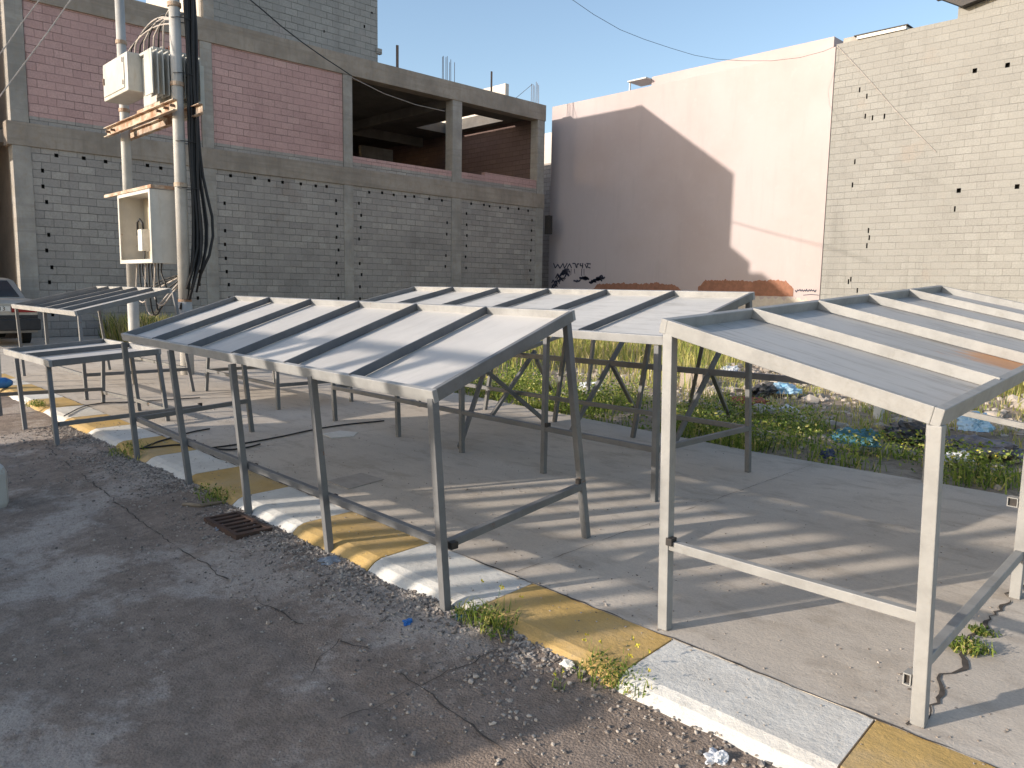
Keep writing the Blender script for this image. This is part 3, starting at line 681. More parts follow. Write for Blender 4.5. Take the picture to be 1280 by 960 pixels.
# ---------------------------------------------------------------- poles, transformer, cabinet
def pole(label, x, y, rbase, rtop, h):
    P = thing('utility_pole', label, 'utility pole', (x, y, 0), 'steel utility poles')
    MB().tube([(x, y, -.2), (x, y, 1.15)], rbase*1.12, 18).build('pole_sleeve', M['steel_pole'], P, smooth=True)
    MB().tube([(x, y, 1.15), (x, y, 4), (x, y, h)], [rbase, (rbase+rtop)/2, rtop], 18).build('shaft', M['steel_pole'], P, smooth=True)
    for z in (1.16, 2.95, 4.45, 5.6): MB().tube([(x, y, z-.03), (x, y, z+.03)], rbase*1.08, 18).build('collar', M['channel'], P, smooth=False)
    return P
pole('right grey steel pole of the pair, carrying the thick cable bundle', -12.36, 4.80, .092, .078, 6.3)
pole('left grey steel pole of the pair, half hidden behind the white transformer box', -14.93, 4.86, .085, .075, 6.5)
T1 = thing('transformer', 'cream pole mounted transformer with fins and cable box between two poles', 'transformer', (-13.4, 4.9, 4.1))
for yy in (4.64, 5.02): 
    cb = MB(); cb.box(-15.15, -11.95, yy-.012, yy, 3.98, 4.14); cb.box(-15.15, -11.95, yy-.07, yy-.0125, 4.128, 4.14); cb.box(-15.15, -11.95, yy-.07, yy-.0125, 3.98, 3.992)
    cb.build('support_channel', M['channel'], T1)
for xx in (-12.05, -12.3, -12.6, -14.75, -15.0): MB().tube([(xx, 4.56, 4.06), (xx, 4.66, 4.06)], .022, 8).build('bolt', M['rebar'], T1)
MB().box(-13.6, -12.6, 4.62, 5.2, 4.145, 4.21).build('skid_frame', M['channel'], T1)
MB().box(-13.295, -12.74, 4.62, 5.25, 4.212, 4.98).build('tank', M['fin'], T1, bevel=.02)
MB().box(-13.295, -12.70, 4.58, 5.30, 4.983, 5.03).build('tank_lid', M['fin'], T1, bevel=.01)
MB().box(-14.48, -13.30, 4.40, 4.78, 4.45, 5.04).build('cable_box', M['cream_paint'], T1, bevel=.015)
MB().box(-14.43, -13.43, 4.385, 4.398, 4.51, 4.98).build('cable_box_door', M['cream_paint'], T1, bevel=.006)
for zz in (4.56, 4.9): MB().tube([(-13.46, 4.382, zz), (-13.46, 4.384, zz+.07)], .012, 8).build('hinge', M['rebar'], T1)
MB().box(-14.40, -14.36, 4.365, 4.384, 4.70, 4.80).build('latch', M['rebar'], T1)
MB().box(-12.98, -12.80, 4.612, 4.619, 4.62, 4.74).build('name_plate', M['rim_plate'], T1)
for q in range(10): MB().box(-12.735, -12.42, 4.46+q*.08, 4.475+q*.08, 4.28, 4.93).build('fin', M['fin'], T1)
for q in range(6): MB().box(-13.3+q*.09, -13.285+q*.09, 5.253, 5.42, 4.25, 4.93).build('fin', M['fin'], T1)
for q in range(4):
    xx = -13.25+q*.14; b = MB(); b.tube([(xx, 5.0, 5.032), (xx, 5.0, 5.09), (xx, 5.0, 5.10), (xx, 5.0, 5.20)], [.05,.05,.03,.025], 10); b.build('bushing', M['ceramic'], T1, smooth=True)
MB().tube([(-13.35,4.85,5.07),(-13.0,4.85,5.11)], .04, 10).build('conservator', M['cream_paint'], T1, smooth=True)
C1 = thing('electrical_cabinet', 'open cream electrical cabinet with rusty top hung between the two poles', 'cabinet', (-13.4, 4.7, 1.72))
x0, x1, y0, y1, z0, z1 = -14.42, -12.62, 4.44, 4.86, 1.75, 2.88
x0 = -14.1
cbx = MB(); cbx.box(x0, x1, y1-.02, y1, z0, z1); cbx.box(x0, x0+.02, y0, y1-.021, z0, z1); cbx.box(x1-.02, x1, y0, y1-.021, z0, z1); cbx.box(x0+.021, x1-.021, y0, y1-.021, z0, z0+.02); cbx.box(x0+.021, x1-.021, y0, y1-.021, z1-.02, z1)
cbx.build('housing', M['cream_paint'], C1)
MB().box(x0+.022, x1-.022, y1-.04, y1-.0215, z0+.022, z1-.022).build('back_plate', M['cream_in'], C1)
fr = MB(); fr.box(x0-.01, x0+.05, y0-.02, y0-.001, z0, z1); fr.box(x1-.06, x1+.005, y0-.02, y0-.001, z0, z1); fr.box(x0+.051, x1-.061, y0-.02, y0-.001, z1-.05, z1); fr.box(x0+.051, x1-.061, y0-.02, y0-.001, z0, z0+.06); fr.build('door_frame', M['cream_paint'], C1)
tp = MB(); tp.bar((x0-.75, y0+.02, z1+.04), (x1+.02, y0+.02, z1+.04), .05, .05); tp.bar((x1-.0, y0+.05, z1+.04), (x1-.0, y1+.05, z1+.04), .05, .05); tp.build('mounting_angle', M['channel'], C1)
fu = MB(); fu.box(-13.46, -13.28, 4.50, 4.64, 1.95, 2.30); fu.build('fuse_holder', M['white_plastic'], C1, bevel=.012)
MB().tube([(-13.33,4.55,2.30),(-13.33,4.54,2.40),(-13.42,4.53,2.46),(-13.53,4.53,2.42),(-13.54,4.53,2.20)], .018, 8).build('fuse_cable', M['wire_dark'], C1, smooth=True)
MB().tube([(-13.36,4.57,1.95),(-13.38,4.56,1.78)], .014, 6).build('fuse_cable', M['wire_dark'], C1)
# cable bundle down the right pole
CB = thing('cable_bundle', 'thick bundle of black cables strapped along the right pole and looping below the cabinet', 'cables', (-12.3, 5.0, 1.0))
random.seed(11)
for q in range(11):
    oy = .10+.028*(q % 6); ox = .05-.04*(q//6)+random.uniform(-.02,.02); bul = random.uniform(.02, .12)*(q % 6)/5
    zs = np.linspace(6.2, random.uniform(1.0, 1.6), 16)
    pts = []
    for z in zs:
        kx = math.exp(-((z-2.3)/.6)**2)*bul*1.6 - max(0, 1.9-z)*.28*(1 if q % 2 else .6)
        pts.append((-12.30+ox, 4.83+oy+kx+.012*math.sin(z*3+q), z))
    MB().tube(pts, .017+.006*(q % 2), 7).build('cable', M['wire_dark'], CB, smooth=True)
for z in (5.4, 4.6, 3.6, 2.9): MB().tube([(-12.30, 4.80+.16+.1*math.cos(t), z+.0) if False else (-12.33+.13*math.sin(t), 4.90+.17*math.cos(t), z) for t in np.linspace(0, 2*math.pi, 14)], .008, 5).build('strap', M['wire_dark'], CB)
for q in range(9):    # loops leaving the bottom of the cabinet
    xa = -13.9+q*.14; dpt = random.uniform(.25, .85)
    pts = [(xa, 4.62, 1.75), (xa-.06, 4.63, 1.60), (xa-.14+.1*(q % 3), 4.64, 1.75-dpt*.8), (xa+.05, 4.68, 1.75-dpt), (xa+.35, 4.74, 1.75-dpt*.7), (-12.4, 4.9, 1.62)]
    P = []
    for t in np.linspace(0, 1, 18):
        n = len(pts)-1; f = t*n; i = min(int(f), n-1); g = f-i
        p0, p1, p2, p3 = [Vector(pts[max(0, min(n, i+d_))]) for d_ in (-1, 0, 1, 2)]
        P.append(.5*((2*p1)+(p2-p0)*g+(2*p0-5*p1+4*p2-p3)*g*g+(3*p1-p0-3*p2+p3)*g**3))
    MB().tube(P, .013, 6).build('cable', M['wire_dark'] if q % 3 else M['wire_pale'], CB, smooth=True)
for q in range(9):    # arches over the transformer to the pole
    xa = -14.75+q*.22; zt = 5.42+.05*(q % 3)
    P = [(xa, 4.85, 5.06)] + [(lerp(xa, -12.45, t), 4.86, 5.2+ (zt-5.1)*math.sin(math.pi*min(1, t*.75+.12))**.8) for t in np.linspace(.04, .95, 12)] + [(-12.34, 4.92, 5.5)]
    MB().tube(P, .014, 6).build('cable', M['wire_dark'] if q % 2 else M['wire_pale'], CB, smooth=True)

# ---------------------------------------------------------------- overhead wires
def cat(a, b, sag, n=24): a = Vector(a); b = Vector(b); return [lerp(a, b, t)-Vector((0,0,4*sag*t*(1-t))) for t in np.linspace(0, 1, n)]
w_ = MB(); pts = [aty(x, y, Y) for x, y, Y in ((690,-12,13),(716,0,14),(742,18,15),(775,37,16),(805,49,17),(838,60,18.2),(868,69,19.4),(895,74,20.4),(930,76,21.6),(965,76,22.6),(1000,72,23.4),(1030,64,24.1),(1046,57,24.55))]
w_.tube(pts, .0055, 6); tag(w_.build('overhead_wire', M['wire_dark'], loc=pts[0]), 'sagging black wire across the sky ending at the top of the pink wall', 'wire', 'overhead wires')
pts = [aty(x, y, 24.60) for x, y in ((1046,57),(1068,80),(1090,104),(1115,133),(1140,160),(1170,190))]
w_ = MB(); w_.tube(pts, .012, 6); tag(w_.build('wall_wire', M['wire_pale'], loc=pts[0]), 'thin wire running diagonally down the pale block wall', 'wire')
pts = [atx(x, y, X) for x, y, X in ((295,-10,-17),(313,0,-17.6),(330,14,-18.2),(352,33,-19),(378,53,-20),(405,72,-21),(425,85,-21.8),(440,95,-22.42))]
w_ = MB(); w_.tube(pts, .016, 6); tag(w_.build('overhead_wire', M['wire_dark'], loc=pts[0]), 'black wire slanting down to the left post of the open upper bay', 'wire', 'overhead wires')
pts = [atx(x, y, X) for x, y, X in ((440,97,-22.43),(480,117,-22.7),(520,131,-22.8),(556,139,-22.6))]
w_ = MB(); w_.tube(pts, .012, 6); tag(w_.build('overhead_wire', M['wire_pale'], loc=pts[0]), 'pale wire strung inside the left open upper bay', 'wire', 'overhead wires')
for a, b, lab in (((-14.9,4.7,7.4), atx(-12,136,-10.5), 'pale wire sloping down left from the poles, the lower of two'), ((-14.9,4.65,8.9), atx(-30,98,-10.5), 'pale wire sloping down left from the poles, the upper of two')):
    pass
pts = [atx(x, y, -13) for x, y in ((102,-20),(88,0),(60,40),(30,80),(0,120),(-25,152))]
w_ = MB(); w_.tube(pts, .010, 6); tag(w_.build('overhead_wire', M['wire_pale'], loc=pts[0]), 'pale wire crossing the top left corner, the right one of two', 'wire', 'overhead wires')
pts = [atx(x, y, -13) for x, y in ((62,-20),(49,0),(27,29),(8,57),(-20,92))]
w_ = MB(); w_.tube(pts, .009, 6); tag(w_.build('overhead_wire', M['wire_pale'], loc=pts[0]), 'pale wire crossing the top left corner, the left one of two', 'wire', 'overhead wires')

# ---------------------------------------------------------------- parked car (rear towards us)
M['car'] = simple('silver_beige_paint', (.42,.39,.35), (.36,.33,.29), 3, .35, 0, 40, .3, .5)
M['glass'] = simple('dark_car_glass', (.03,.04,.05), None, 3, .08, 0, 40, 0, .6)
M['trim'] = simple('black_bumper', (.035,.035,.037), None, 5, .6)
M['lamp'] = simple('red_lamp_lens', (.28,.02,.02), None, 5, .25)
M['tyre'] = simple('tyre_rubber', (.02,.02,.02), None, 9, .8); M['rim'] = simple('wheel_rim', (.4,.4,.4), None, 9, .4, 0, 40, .6)
CAR = thing('parked_car', 'old silver beige saloon car parked by the building with its rear facing us', 'car', (-22, 3.6, -.1))
GZ = -.02
prof = [(-19.86,.30),(-19.80,.42),(-19.80,.98),(-19.9,1.045),(-20.45,1.06),(-22.75,1.04),(-23.9,.86),(-24.15,.70),(-24.15,.30)]
y0, y1 = 2.78, 4.44
def hull(prof, ya, yb, inset, zs):
    n = len(prof); vs = []
    for (yy, s_) in ((ya, 1), (ya+.1, 0), (yb-.1, 0), (yb, 1)):
        for (xx, zz) in prof:
            cx = -22; vs.append((cx+(xx-cx)*(1-.012*s_), yy, GZ+zz-(inset*s_ if zz > zs else 0)))
    fs = [tuple(range(n))[::-1], tuple(3*n+i for i in range(n))] + [(r*n+i, r*n+(i+1) % n, (r+1)*n+(i+1) % n, (r+1)*n+i) for r in range(3) for i in range(n)]
    b = MB(); b.add(vs, fs); return b
hull(prof, y0, y1, .03, .9).build('body', M['car'], CAR, bevel=.03)
rp = [(-20.5,1.055),(-21.05,1.475),(-21.4,1.515),(-22.3,1.50),(-23.0,1.045)]
n = len(rp); vs = []
for s_, (ya) in ((1, y0+.07), (0, y0+.2), (0, y1-.2), (1, y1-.07)):
    for xx, zz in rp:
        tt = (zz-1.05)/.46; yy = ya + (.13*tt if ya < 3.6 else -.13*tt); vs.append((xx, yy, GZ+zz-.02*s_*tt))
b = MB(); b.add(vs, [tuple(range(n))[::-1], tuple(3*n+i for i in range(n))] + [(r*n+i, r*n+(i+1) % n, (r+1)*n+(i+1) % n, (r+1)*n+i) for r in range(3) for i in range(n)])
b.build('cabin', M['car'], CAR, bevel=.03)
rw = MB(); a0, a1 = Vector((-20.535,0,GZ+1.09)), Vector((-21.0,0,GZ+1.445)); nr = Vector((.67,0,.74))
rw.prism([Vector((a0.x, y0+.2, a0.z)), Vector((a0.x, y1-.2, a0.z)), Vector((a1.x, y1-.33, a1.z)), Vector((a1.x, y0+.33, a1.z))], nr*.012); rw.build('rear_window', M['glass'], CAR)
sw = MB(); sw.prism([(-20.75,y1-.06,GZ+1.09),(-21.15,y1-.165,GZ+1.42),(-22.3,y1-.165,GZ+1.42),(-22.85,y1-.06,GZ+1.09)], (0,.012,0)); sw.build('side_window', M['glass'], CAR)
bp = MB(); bp.box(-19.90, -19.71, y0-.02, y1+.02, GZ+.36, GZ+.62); bp.build('rear_bumper', M['trim'], CAR, bevel=.03)
MB().box(-19.82, -19.785, y0+.02, y1-.02, GZ+.625, GZ+.70).build('rear_trim', M['trim'], CAR)
for ya, yb in ((y1-.52, y1-.03), (y0+.03, y0+.52)): MB().box(-19.83, -19.775, ya, yb, GZ+.76, GZ+.90).build('tail_light', M['lamp'], CAR, bevel=.01)
PL = MB().box(-19.80, -19.772, 3.40, 3.90, GZ+.785, GZ+.895).build('licence_plate', M['white_plastic'], CAR)
tc = bpy.data.curves.new('plate_text', 'FONT'); tc.body = '05513'; tc.size = .125; tc.extrude = .001; tc.align_x = 'CENTER'; tc.align_y = 'CENTER'
to = bpy.data.objects.new('plate_text_tmp', tc); COL.objects.link(to); bpy.context.view_layer.update()
tm = bpy.data.meshes.new_from_object(to.evaluated_get(bpy.context.evaluated_depsgraph_get())); bpy.data.objects.remove(to)
po = bpy.data.objects.new('plate_number', tm); COL.objects.link(po); tm.materials.clear(); tm.materials.append(M['black'])
po.parent = PL; po.rotation_euler = (math.pi/2, 0, math.pi/2); po.location = Vector((-19.768, 3.65, GZ+.84))-Vector(PL['_o'])
for xx in (-20.75, -23.3):
    for yy in (y0+.1, y1-.1):
        w = MB().tube([(xx, yy-.09, GZ+.30), (xx, yy+.09, GZ+.30)], .30, 20).build('wheel', M['tyre'], CAR, smooth=False, bevel=.02)
        MB().tube([(xx, yy-.095, GZ+.30), (xx, yy+.095, GZ+.30)], .17, 16).build('rim', M['rim'], w)

# ---------------------------------------------------------------- wall across the street (behind the photographer) that shades the foreground
SH = thing('street_gate_wall', 'long plastered street wall with a baluster screen across the road', 'wall', (-7, -3.6, -.13))
MB().box(-10.7, -7.5, -3.75, -3.5, -.3, 3.06).build('wall', M['pale_plaster'], SH)
MB().box(-7.497, -4.15, -3.75, -3.5, -.3, 1.76).build('low_wall', M['pale_plaster'], SH)
MB().box(-7.497, -4.7, -3.70, -3.52, 2.62, 2.74).build('lintel', M['concrete'], SH)
MB().box(-4.86, -4.7, -3.70, -3.52, 1.763, 2.617).build('post', M['concrete'], SH)
random.seed(5)
for q in range(9):
    xx = -7.25+q*.27; MB().box(xx-.045, xx+.045, -3.65, -3.57, 1.763, 2.617).build('baluster', M['concrete'], SH)
MB().box(-7.49, -4.87, -3.64, -3.58, 2.12, 2.20).build('screen_rail', M['concrete'], SH)
for q in range(7):
    xx = -7.3+q*.42; MB().box(xx-.05, xx+.05, -3.65, -3.57, 2.743, 3.05).build('top_post', M['concrete'], SH)
MB().box(-7.49, -4.8, -3.65, -3.57, 3.053, 3.12).build('top_rail', M['concrete'], SH)

# ---------------------------------------------------------------- street details
M['rust'] = simple('rusty_iron', (.10,.055,.038), (.06,.04,.032), 12, .85, .3, 60)
gc = road_at(297, 657); gz = gc.z + .012
GT = thing('drain_grate', 'rusty iron drain grate set in the road beside the kerb', 'drain grate', (gc.x, gc.y, gz))
gf = MB(); a, b_, c_, d_ = gc.x-.235, gc.x+.235, gc.y-.115, gc.y+.115
gf.box(a, b_, c_, c_+.025, gz-.03, gz+.008); gf.box(a, b_, d_-.025, d_, gz-.03, gz+.008); gf.box(a, a+.025, c_+.026, d_-.026, gz-.03, gz+.008); gf.box(b_-.025, b_, c_+.026, d_-.026, gz-.03, gz+.008); gf.build('frame', M['rust'], GT)
for q in range(6): MB().box(a+.045+q*.074, a+.08+q*.074, c_+.026, d_-.026, gz-.02, gz+.004).build('bar', M['rust'], GT)
MB().box(a+.027, b_-.027, c_+.027, d_-.027, gz-.012, gz-.008).build('pit', M['hole'], GT)
def crumple(name, label, catg, loc, size, flat, mat, seed, n=4):
    import bmesh
    bm = bmesh.new(); bmesh.ops.create_icosphere(bm, subdivisions=n, radius=1)
    for v in bm.verts:
        p = v.co.copy(); f = .95+.6*noise.noise(p*1.6+Vector((seed, 0, 0)))+.5*abs(noise.noise(p*3.6+Vector((0, seed, 0))))+.3*abs(noise.noise(p*8+Vector((0, 0, seed))))
        v.co = Vector((p.x*f*size[0], p.y*f*size[1], max(-.2, p.z*f)*flat))
    me = bpy.data.meshes.new(name); bm.to_mesh(me); bm.free(); me.materials.append(mat)
    o = bpy.data.objects.new(name, me); COL.objects.link(o); o.location = loc; o.rotation_euler.z = seed
    return tag(o, label, catg)
BL = simple('blue_plastic', (.03,.14,.42), (.05,.22,.5), 15, .4); TL = simple('teal_plastic', (.08,.22,.26), (.05,.15,.2), 9, .45)
GB = simple('grey_plastic', (.30,.33,.37), (.22,.25,.30), 15, .5); WB = simple('white_plastic_film', (.62,.62,.62), (.5,.52,.56), 12, .45); LB = simple('light_blue_plastic', (.20,.42,.58), (.45,.58,.66), 6, .4)
NV = simple('navy_plastic', (.03,.045,.11), (.06,.08,.16), 8, .35); BK = simple('black_plastic_film', (.03,.03,.033), (.07,.065,.06), 8, .45); RD = simple('rust_red_rag', (.28,.10,.06), None, 8, .8)
g = lambda x, y, z=None: road_at(x, y) if z is None else atz(x, y, z)
crumple('plastic_bag', 'flattened grey plastic bag at the foot of a stall leg', 'bag', g(412,702), (.055,.04), .018, GB, 1.2)
crumple('plastic_scrap', 'small bright blue plastic scrap on the gravel', 'litter', g(510,778), (.022,.016), .014, BL, 2.1)
crumple('plastic_scrap', 'dull blue flat plastic scrap beside the kerb weeds', 'litter', g(575,772), (.04,.015), .008, TL, 2.6)
crumple('white_stone', 'white stone lying on gravel near the yellow kerb', 'stone', g(710,832), (.03,.022), .022, M['kerb_w'], 3.3, 2)
crumple('paper_scrap', 'crumpled white paper at the bottom kerb edge', 'litter', g(897,948), (.035,.03), .02, WB, 4.2)
crumple('plastic_scrap', 'pale plastic scrap lying on the drain grate', 'litter', g(279,659), (.045,.03), .012, GB, 5.0)
crumple('plastic_bag', 'shiny light blue plastic bag on the rubble at right', 'bag', g(1219,533,.08), (.16,.13), .13, LB, 1.7)
crumple('plastic_sheet', 'crumpled teal plastic sheet among green weeds', 'plastic sheet', g(1072,552,.03), (.19,.09), .10, TL, 6.4)
crumple('plastic_bottle', 'dark blue crushed bottle at the pavement edge', 'bottle', g(1035,571,0.02), (.07,.05), .055, NV, 2.9)
crumple('black_rag', 'black plastic heap in the weeds behind the near stall leg', 'rag', g(1140,545,.0), (.34,.18), .12, BK, 8.8)
crumple('cloth_heap', 'grey pile of rags on the rubble under the near stall', 'rags', g(1222,560,.02), (.34,.22), .09, simple('grey_rag', (.25,.23,.23), (.12,.11,.12), 9, .9), 9.4)
crumple('white_bag', 'white plastic bag on the rubble left of the grey rags', 'bag', g(1198,575,.02), (.10,.07), .06, WB, 3.9)
crumple('plastic_bag', 'torn pale blue bag on dark rubble in mid lot', 'bag', g(975,489,.02), (.22,.12), .10, LB, 7.1)
crumple('black_rag', 'black rag heap beside the pale blue bag', 'rag', g(955,490,.02), (.35,.14), .10, BK, 4.9)
crumple('red_rag', 'rust red rag lying on the rubble', 'rag', g(938,502,.02), (.3,.16), .05, RD, 5.9)
crumple('black_box', 'dark burnt box on the far rubble under the stall top', 'box', g(977,464,.05), (.28,.2), .16, BK, 3.1)
crumple('white_bag', 'white plastic bag in the grass behind the bent stall', 'bag', g(740,487,.02), (.16,.1), .09, WB, 6.6)
crumple('white_bag', 'small white bag on bare soil right of the far stall leg', 'bag', g(985,513,.02), (.10,.06), .05, WB, 1.1)
crumple('white_bag', 'white bag at the foot of the far yellow grass', 'bag', g(912,468,.05), (.22,.13), .12, WB, 2.4)
crumple('cement_lump', 'pale broken cement lump on the soil behind the far stall', 'rubble', g(950,513,.02), (.2,.13), .06, M['repair'], 7.9)
bb = MB(); p = g(868,480,.02); bb.box(p.x-.2, p.x+.2, p.y-.1, p.y+.1, -.04, .20); tag(bb.build('concrete_block', M['concrete'], loc=(p.x, p.y, 0), bevel=.012), 'grey concrete block lying on the rubble', 'block')
stb = MB(); p = atz(1098,523,-.03); stb.box(p.x-.05, p.x+.05, p.y-.05, p.y+.05, -.2, .21); tag(stb.build('marker_post', M['kerb_w'], loc=(p.x, p.y, 0), bevel=.012), 'short white post standing in weeds beneath the near stall top', 'post')
sk = MB(); sk.tube([road_at(229,630,.012), road_at(250,632,.014), road_at(280,627,.012)], [.012,.014,.009], 6); tag(sk.build('stick', simple('dry_wood', (.30,.23,.16), None, 9, .9), loc=g(250,630)), 'dry wooden stick on the dirt by the kerb', 'stick')
# left edge bits
wb = MB(); p = road_at(-18,632); wb.box(p.x-.16, p.x+.16, p.y-.12, p.y+.12, p.z-.03, p.z+.30); tag(wb.build('stone_block', M['cream_paint'], loc=(p.x, p.y, -.13), bevel=.06), 'cream rounded stone block cut off by the left edge', 'stone block')
jg = MB(); p = atz(-6,484,.02); jg.tube([(p.x-.1, p.y-.25, .07), (p.x-.06, p.y-.2, .07), (p.x+.0, p.y+.12, .07), (p.x+.02, p.y+.17, .07), (p.x+.03, p.y+.2, .07)], [.05,.075,.075,.05,.025], 12); tag(jg.build('plastic_jug', BL, loc=(p.x, p.y, 0), smooth=True), 'blue plastic jug lying on the pavement at the left edge', 'jug')
p = atz(-1, 480, -.02); q = aty(-1, 384, p.y); ps = MB(); ps.bar((p.x, p.y, -.12), (p.x, p.y, q.z), .06, .06, (1,0,0)); tag(ps.build('steel_post', M['steel_sunlit'], loc=(p.x, p.y, -.12)), 'grey steel post cut off by the left edge', 'post')
# cables lying on the slab
def ground_cable(label, pl, z=.012, mat='wire_dark', r=.008):
    pts = [atz(x, y, z) for x, y in pl]; P = []
    n = len(pts)-1
    for t in np.linspace(0, 1, n*7):
        f = t*n; i = min(int(f), n-1); gg = f-i
        p0, p1, p2, p3 = [pts[max(0, min(n, i+d_))] for d_ in (-1, 0, 1, 2)]
        P.append(.5*((2*p1)+(p2-p0)*gg+(2*p0-5*p1+4*p2-p3)*gg*gg+(3*p1-p0-3*p2+p3)*gg**3))
    b = MB(); b.tube(P, r, 6); tag(b.build('ground_cable', M[mat], loc=pts[0], smooth=True), label, 'cable', 'cables on the pavement')
ground_cable('black cable on the pavement curling to the second stall leg', [(178,560),(195,553),(215,547),(240,540),(262,536)])
ground_cable('black cable running from the first stall leg along the yellow kerb', [(172,561),(200,558),(225,556),(250,559),(285,562),(310,559),(325,555)])
ground_cable('black cable stretched over the pavement beyond the middle stall', [(262,560),(300,555),(350,546),(392,537),(430,531),(480,526)])
ground_cable('thin cable looping on the pavement left of the middle stall', [(80,520),(105,508),(135,503),(160,503),(200,500),(250,497)], r=.006)

# ---------------------------------------------------------------- gravel, rubble
ICO_V = []; ph = (1+5**.5)/2
for a in (-1, 1):
    for b in (-ph, ph): ICO_V += [(0, a, b), (a, b, 0), (b, 0, a)]
ICO_V = np.array(ICO_V)/np.linalg.norm(ICO_V[0])
import bmesh
_bm = bmesh.new(); bmesh.ops.create_icosphere(_bm, subdivisions=1, radius=1); ICO_V = np.array([v.co for v in _bm.verts]); ICO_F = np.array([[v.index for v in f.verts] for f in _bm.faces]); _bm.free()
def stones(name, P, sizes, mat, flat=.7, loc=(0,0,0)):
    V = []; T = []
    for i, (p, s_) in enumerate(zip(P, sizes)):
        v = ICO_V*(1+rng.uniform(-.32, .32, (12, 1)))*np.array([1, rng.uniform(.6, 1), flat*rng.uniform(.6, 1)])*s_
        a = rng.uniform(0, 6.28); c, s2 = math.cos(a), math.sin(a); v = np.stack([v[:,0]*c-v[:,1]*s2, v[:,0]*s2+v[:,1]*c, v[:,2]], 1)
        V.append(v+np.array(p)); T.append(ICO_F+12*i)
    return fast(name, np.concatenate(V), np.concatenate(T), [mat], loc=loc)
P = []; Z = []
while len(P) < 11000:
    x = rng.uniform(-9, 2.5); y = 2.24 - rng.exponential(.16)
    if y < -1 or (noise.noise(Vector((x*2.2, y*2.2, 5))) < -.1+.0*y and rng.random() < .8): continue
    s_ = rng.uniform(.004, .011)*(1.5 if rng.random() < .1 else 1); P.append((x, y, hroad(x, y)+s_*.25)); Z.append(s_)
while len(P) < 19000:
    x = rng.uniform(-9, 2.5); y = rng.uniform(-.6, 2.1)
    if noise.noise(Vector((x*1.3, y*1.3, 9))) < .02 and rng.random() < .85: continue
    s_ = rng.uniform(.0025, .007)*(1.8 if rng.random() < .05 else 1); P.append((x, y, hroad(x, y)+s_*.2)); Z.append(s_)
kind(stones('gravel', P, Z, M['pebble']), 'stuff')
P = []; Z = []
while len(P) < 1500:
    x = rng.uniform(-9, 2.5); y = 2.3 + abs(rng.normal(0, 1.3)); 
    if y > 6.2 or (noise.noise(Vector((x*1.6, y*1.6, 21))) < .05 and rng.random() < .8): continue
    s_ = rng.uniform(.002, .0065)*(1.7 if rng.random() < .05 else 1); P.append((x, y, s_*.3)); Z.append(s_)
kind(stones('grit', P, Z, M['pebble']), 'stuff')
P = []; Z = []
while len(P) < 2600:
    x = rng.uniform(-9.5, 6); y = rng.uniform(6.8, 16)
    w = .25+noise.noise(Vector((x*.6, y*.6, 2)))*1.2 + (.5 if 8.2 < y < 13 and -7 < x < 4 else -.2)
    if rng.random() > w: continue
    s_ = rng.uniform(.02, .07)*(2.2 if rng.random() < .08 else 1); P.append((x, y, hlot(x, y)+s_*.15)); Z.append(s_)
M['rubble'] = simple('rubble_stone', (.5,.43,.36), (.33,.28,.23), 2.5, .95, .4, 25)
kind(stones('rubble', P, Z, M['rubble']), 'stuff')

# ---------------------------------------------------------------- weeds and grass
class Veg:
    def __init__(s): s.V = []; s.T = []; s.M = []; s.n = 0
    def blades(s, P, h, w, lean, mi):
        P = np.asarray(P, float); n = len(P); h = np.broadcast_to(h, n); w = np.broadcast_to(w, n)
        a = rng.uniform(0, 6.283, n); ln = rng.uniform(.1, 1, n)*lean; dx, dy = np.cos(a), np.sin(a); f = rng.uniform(0, 6.283, n); px, py = np.cos(f), np.sin(f)
        b0 = P + np.stack([-px*w/2, -py*w/2, np.zeros(n)], 1); b1 = P + np.stack([px*w/2, py*w/2, np.zeros(n)], 1)
        mid = P + np.stack([dx*h*ln*.35, dy*h*ln*.35, h*.6], 1); m0 = mid - np.stack([px*w*.35, py*w*.35, np.zeros(n)], 1); m1 = mid + np.stack([px*w*.35, py*w*.35, np.zeros(n)], 1)
        tp = P + np.stack([dx*h*ln, dy*h*ln, h*(1-.25*ln)], 1)
        V = np.stack([b0, b1, m0, m1, tp], 1).reshape(-1, 3); o = s.n+np.arange(n)*5
        T = np.concatenate([np.stack([o, o+1, o+3], 1), np.stack([o, o+3, o+2], 1), np.stack([o+2, o+3, o+4], 1)])
        s.V.append(V); s.T.append(T); mi = np.broadcast_to(mi, n); s.M.append(np.concatenate([mi]*3)); s.n += n*5
    def leaves(s, P, size, mi):
        P = np.asarray(P, float); n = len(P); size = np.broadcast_to(size, n)[:, None]
        d = rng.normal(size=(n, 3)); d[:, 2] = d[:, 2]*.6+.2; d /= np.linalg.norm(d, axis=1)[:, None]; e_ = rng.normal(size=(n, 3)); e_ = np.cross(d, e_); e_ /= np.linalg.norm(e_, axis=1)[:, None]
        a = P; b = P + d*size*.5 + e_*size*.3; c = P + d*size; q = P + d*size*.5 - e_*size*.3
        o = s.n+np.arange(n)*4; s.V.append(np.stack([a, b, c, q], 1).reshape(-1, 3))
        s.T.append(np.concatenate([np.stack([o, o+1, o+2], 1), np.stack([o, o+2, o+3], 1)])); mi = np.broadcast_to(mi, n); s.M.append(np.concatenate([mi]*2)); s.n += n*4
    def build(s, name, mats, loc=(0,0,0)): return fast(name, np.concatenate(s.V), np.concatenate(s.T), mats, np.concatenate(s.M), loc)
VM = [G1, G2, G3, GY, GD, FY, FW]
